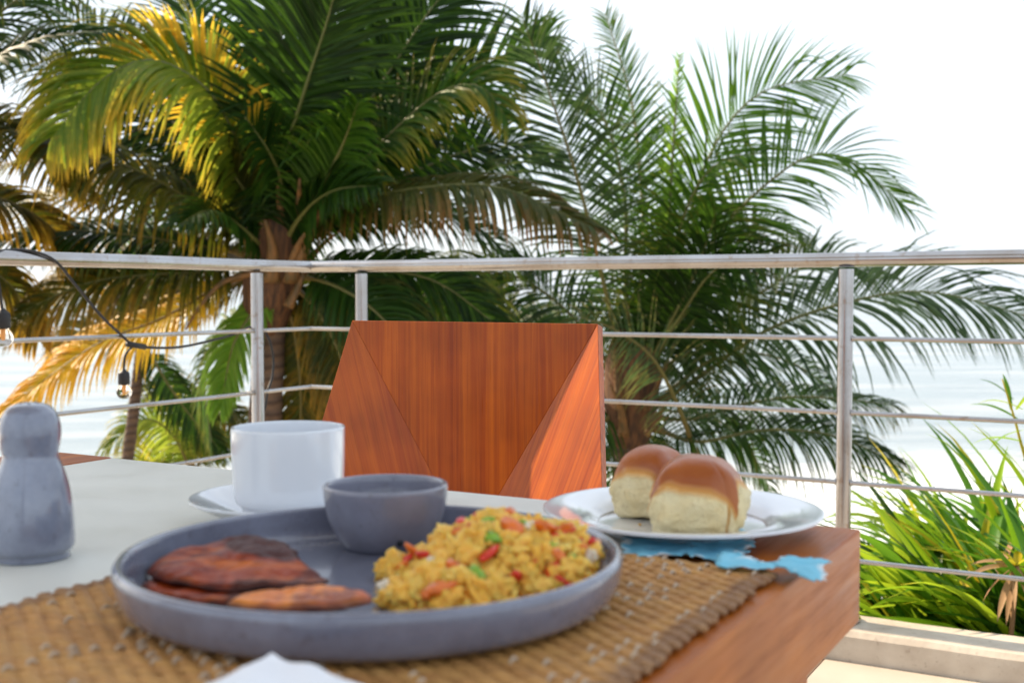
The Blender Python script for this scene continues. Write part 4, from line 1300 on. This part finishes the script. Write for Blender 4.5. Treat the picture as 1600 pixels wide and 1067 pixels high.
# --- palm C, off to the left, only its fronds enter the picture
dC = 6.6
pC = palm('palm_tree', 'palm at the left edge of the picture whose dark fronds reach in from outside', at(-230, 330, dC), Vector((at(-230, 700, dC).x, dC, -3.7)), 0.13)
C_ = lambda base, pts, dt, L, kind, **kw: fpx(pC, dC, base, pts, dt, L, kind, **kw)
C_((-220, 310), [(-140, 190), (-40, 110), (60, 62), (172, 48)], 0.3, 95, 'dark', dry=0.05, droop=1.0, face=0.45, n=70)
C_((-220, 300), [(-170, 120), (-90, 10), (20, -50), (120, -40)], 0.4, 120, 'dark', dry=0.08, droop=0.8, face=0.5, n=64)
C_((-220, 320), [(-130, 240), (-40, 200), (50, 210), (130, 300)], 0.6, 120, 'olive', dry=0.15, droop=1.1, face=0.4, n=66, vdry=0.5)
C_((-220, 340), [(-130, 300), (-40, 300), (60, 340), (150, 430)], 0.7, 120, 'olive', dry=0.25, droop=1.1, face=0.4, n=66, vdry=0.6)
C_((-220, 350), [(-150, 360), (-70, 390), (20, 450), (60, 530)], 0.6, 100, 'olive', dry=0.2, droop=1.1, face=0.4, n=60, vdry=0.5)
C_((-220, 310), [(-130, 150), (0, 20), (110, -40), (230, -60)], 1.2, 120, 'dark', dry=0.08, droop=0.8, face=0.5, n=64)

# --- palm D, low and farther away, seen below the table edge on the left
dD = 12.5
pD = palm('palm_tree', 'small far palm low on the left just above the table edge', at(300, 740, dD), Vector((at(300, 900, dD).x, dD, -4.2)), 0.11)
D_ = lambda base, pts, dt, L, kind, **kw: fpx(pD, dD, base, pts, dt, L, kind, **kw)
D_((300, 740), [(270, 680), (225, 655), (165, 700)], -0.4, 62, 'yellow', dry=0.1, droop=1.0, face=0.5, n=50)
D_((300, 740), [(310, 670), (330, 640), (380, 650)], -0.3, 62, 'olive', dry=0.15, droop=1.0, face=0.5, n=50)
D_((300, 740), [(290, 660), (270, 620), (230, 600)], 0.4, 60, 'olive', dry=0.1, droop=0.7, face=0.6, n=46)
D_((300, 740), [(340, 690), (400, 680), (450, 720)], 0.2, 64, 'dark', dry=0.1, droop=0.9, face=0.5, n=46)
D_((300, 740), [(250, 720), (210, 730), (170, 770)], -0.2, 60, 'yellow', dry=0.15, droop=0.9, face=0.5, n=46)
# --- palm E: far leaning trunk
dE = 11.0
cE = at(222, 530, dE)
pE = palm('palm_tree', 'far leaning palm trunk under the hanging yellow frond', cE, Vector((at(120, 790, dE).x, dE, -4.1)), 0.055)
E_ = lambda base, pts, dt, L, kind, **kw: fpx(pE, dE, base, pts, dt, L, kind, **kw)
E_((222, 530), [(250, 580), (290, 640), (350, 710)], 0.1, 60, 'dark', dry=0.1, droop=0.8, face=0.6, n=54)
E_((222, 530), [(180, 500), (120, 520), (80, 580)], 0.1, 60, 'olive', dry=0.3, droop=0.9, face=0.5, n=50)
E_((222, 530), [(230, 470), (270, 440), (330, 470)], 0.3, 70, 'olive', dry=0.15, droop=0.9, face=0.5, n=50)
E_((222, 530), [(190, 450), (130, 420), (60, 450)], 0.4, 70, 'olive', dry=0.2, droop=0.9, face=0.5, n=50)
E_((222, 530), [(215, 430), (240, 340), (290, 280)], 0.4, 70, 'mid', dry=0.1, droop=0.6, face=0.6, n=50)
# --- palm F: behind the chair between the two big palms
dF_ = 13.0
pF = palm('palm_tree', 'dark low palm filling the gap behind the wooden chair', at(690, 640, dF_), Vector((at(700, 900, dF_).x, dF_, -4.4)), 0.12)
for (pts, kd) in (([(640, 540), (590, 490), (520, 500)], 'olive'), ([(660, 520), (640, 460), (590, 430)], 'dark'), ([(700, 520), (730, 460), (790, 440)], 'dark'), ([(740, 560), (800, 500), (880, 510)], 'dark'),
                  ([(620, 590), (540, 560), (470, 600)], 'dark'), ([(760, 600), (840, 570), (920, 610)], 'dark'), ([(640, 640), (560, 640), (490, 700)], 'olive'), ([(690, 540), (690, 480), (720, 420)], 'dark')):
    fpx(pF, dF_, (690, 640), pts, random.uniform(-0.5, 0.5), 80, kd, dry=0.1, droop=0.8, face=0.5, n=50, wd=0.02)

# ------------------------------------------------------------------ strap leaved plants beyond the kerb
def strap(plant, root, az, el, L, wd, kind, droop, dry0=0.0):
    d = Vector((math.cos(az) * math.cos(el), math.sin(az) * math.cos(el), math.sin(el)))
    cur = root.copy(); V = []; A = []; B = []; vv = random.random()
    n = 9
    sidef = d.cross(Vector((0, 0, 1))).normalized()
    rl_ = random.uniform(-0.5, 0.5)
    for i in range(n + 1):
        f = i / n
        sv = d.cross(Vector((0, 0, 1)))
        if sv.length < 0.05: sv = sidef
        sv.normalize(); up_ = sv.cross(d).normalized()
        sv = (sv * math.cos(rl_) + up_ * math.sin(rl_)); up_ = sv.cross(d).normalized()
        ww = wd * (0.55 + 0.55 * math.sin(min(1, f * 1.9) * math.pi / 2)) * (1 - max(0, (f - 0.45) / 0.55) ** 1.7) * 0.5
        dr = dry0 + (0.75 * max(0, f - 0.86) / 0.14 if vv > 0.55 else 0)
        if i < n:
            V += [cur - sv * ww + up_ * ww * 0.35, cur.copy(), cur + sv * ww + up_ * ww * 0.35]; A += [min(1, dr)] * 3; B += [vv] * 3
        else:
            V.append(cur.copy()); A.append(min(1, dr)); B.append(vv)
        d = (d + Vector((0, 0, -1)) * droop * (0.1 + f) * 0.3).normalized()
        cur = cur + d * L / n
    if any(v.dot(NB) < CB + 0.12 and v.z < 0.16 for v in V): return None
    Fc = []
    for i in range(n - 1):
        a = i * 3; Fc += [(a, a + 1, a + 4, a + 3), (a + 1, a + 2, a + 5, a + 4)]
    a = (n - 1) * 3; Fc += [(a, a + 1, a + 3), (a + 1, a + 2, a + 3)]
    return mesh('leaf', V, Fc, STRAP[kind], plant, attr={'dry': A, 'vary': B})
plants = [  # px, depth, root z, leaves, length, label
 (1440, 3.42, -0.26, 46, 0.46, 'low green strap leaved plant nearest the wooden table corner'),
 (1530, 3.32, -0.26, 50, 0.60, 'green strap leaved plant right beside the kerb with yellow tips'),
 (1620, 3.22, -0.26, 50, 0.66, 'bushy strap leaved plant at the right edge of the picture'),
 (1720, 3.15, -0.24, 44, 0.74, 'strap leaved plant mostly cut off by the right edge, its leaves reaching in'),
 (1490, 3.75, -0.30, 46, 0.62, 'strap leaved plant standing second row behind the kerb plants'),
 (1590, 3.70, -0.30, 50, 0.74, 'taller strap leaved plant rising behind at the right edge'),
 (1500, 4.25, -0.34, 40, 0.66, 'rearmost strap leaved plant with reddish dry tips'),
 (1445, 3.60, -0.24, 34, 0.38, 'smallest strap leaved plant peeping out beside the wooden table corner'),
 (1530, 4.00, -0.28, 44, 0.62, 'strap leaved plant reaching toward the railing post with yellowing tips'),
 (1640, 4.15, -0.34, 44, 0.80, 'rearmost tall strap leaved plant behind the tall thin stem'),
]
for (px, d, rz, nl, L, lb) in plants:
    p = at(px, 900, d); root = Vector((p.x, p.y, rz))
    t = thing('strap_leaf_plant', lb, 'plant', root, 'strap leaved plants beyond the kerb')
    for i in range(int(nl * 1.15)):
        az = random.uniform(R(0), R(210))
        if random.random() < 0.66: az = random.uniform(R(140), R(212))
        el = R(random.uniform(24, 74))
        kd = random.choices(['green', 'lime', 'deep', 'yellow', 'dry'], [0.36, 0.44, 0.12, 0.07, 0.01])[0]
        r_ = root + Vector((random.uniform(-.05, .05), random.uniform(-.05, .05), random.uniform(0, .14)))
        strap(t, r_, az, el, L * random.uniform(0.7, 1.15), random.uniform(0.030, 0.052), kd, random.uniform(0.35, 1.0), random.uniform(-.1, .1))
# tall stem at the right margin
p = at(1612, 900, 3.5); root = Vector((p.x, p.y, -0.32))
t = thing('tall_leafy_stem', 'tall thin yellow green stem with narrow leaves at the right margin', 'plant', root)
top = at(1566, 592, 3.45)
P = catmull([root, at(1615, 800, 3.5), at(1592, 680, 3.48), top], 8)
g = G(); g.tube(P, [0.009 - 0.0003 * i for i in range(len(P))], 8)
mesh('stem', g.V, g.F, STRAP['yellow'], t, attr={'dry': [0.1] * len(g.V), 'vary': [0.3] * len(g.V)})
for (fx, fy, az, el, L) in ((1596, 690, 185, 14, 0.16), (1598, 672, 205, -6, 0.15), (1590, 655, 170, 32, 0.15), (1588, 640, 10, 50, 0.14), (1584, 625, 165, 45, 0.12), (1600, 720, 20, 40, 0.2), (1602, 740, 150, 50, 0.22), (1600, 700, 350, 20, 0.2), (1580, 640, 95, 70, .12), (1605, 760, 160, 60, .25), (1598, 640, 190, 25, .15), (1604, 700, 10, 65, .2)):
    strap(t, at(fx, fy, 3.48), R(az), R(el), L, 0.014, random.choice(['green', 'lime']), 0.5)
# dry leaf cluster in front of the kerb plants
c = at(1588, 884, 3.05)
root = Vector((c.x, c.y + 0.1, -0.3))
t = thing('withered_plant', 'withered plant head with drooping tan leaves and a yellow heart', 'plant', root)
P = catmull([root, root.lerp(c, .5) + Vector((0.02, 0.03, 0)), c], 6)
g = G(); g.tube(P, 0.007, 8)
mesh('stem', g.V, g.F, STRAP['dry'], t, attr={'dry': [0.1] * len(g.V), 'vary': [0.3] * len(g.V)})
for (az, el, L, kd, wd_) in ((190, 5, 0.15, 'dry', .016), (200, -25, 0.14, 'dry', .014), (215, -50, 0.16, 'dry', .018), (225, -62, 0.16, 'dry', .016), (300, -60, .1, 'dry', .016), (190, 30, .07, 'yellow', .026), (150, 50, .06, 'yellow', .026), (340, 40, .07, 'yellow', .03), (170, 15, .12, 'dry', .015), (245, -40, .13, 'dry', .013), (350, -10, .12, 'dry', .014), (60, 40, .07, 'yellow', .02)):
    strap(t, c.copy(), R(az), R(el), L, wd_, kd, 0.5, 0.0)
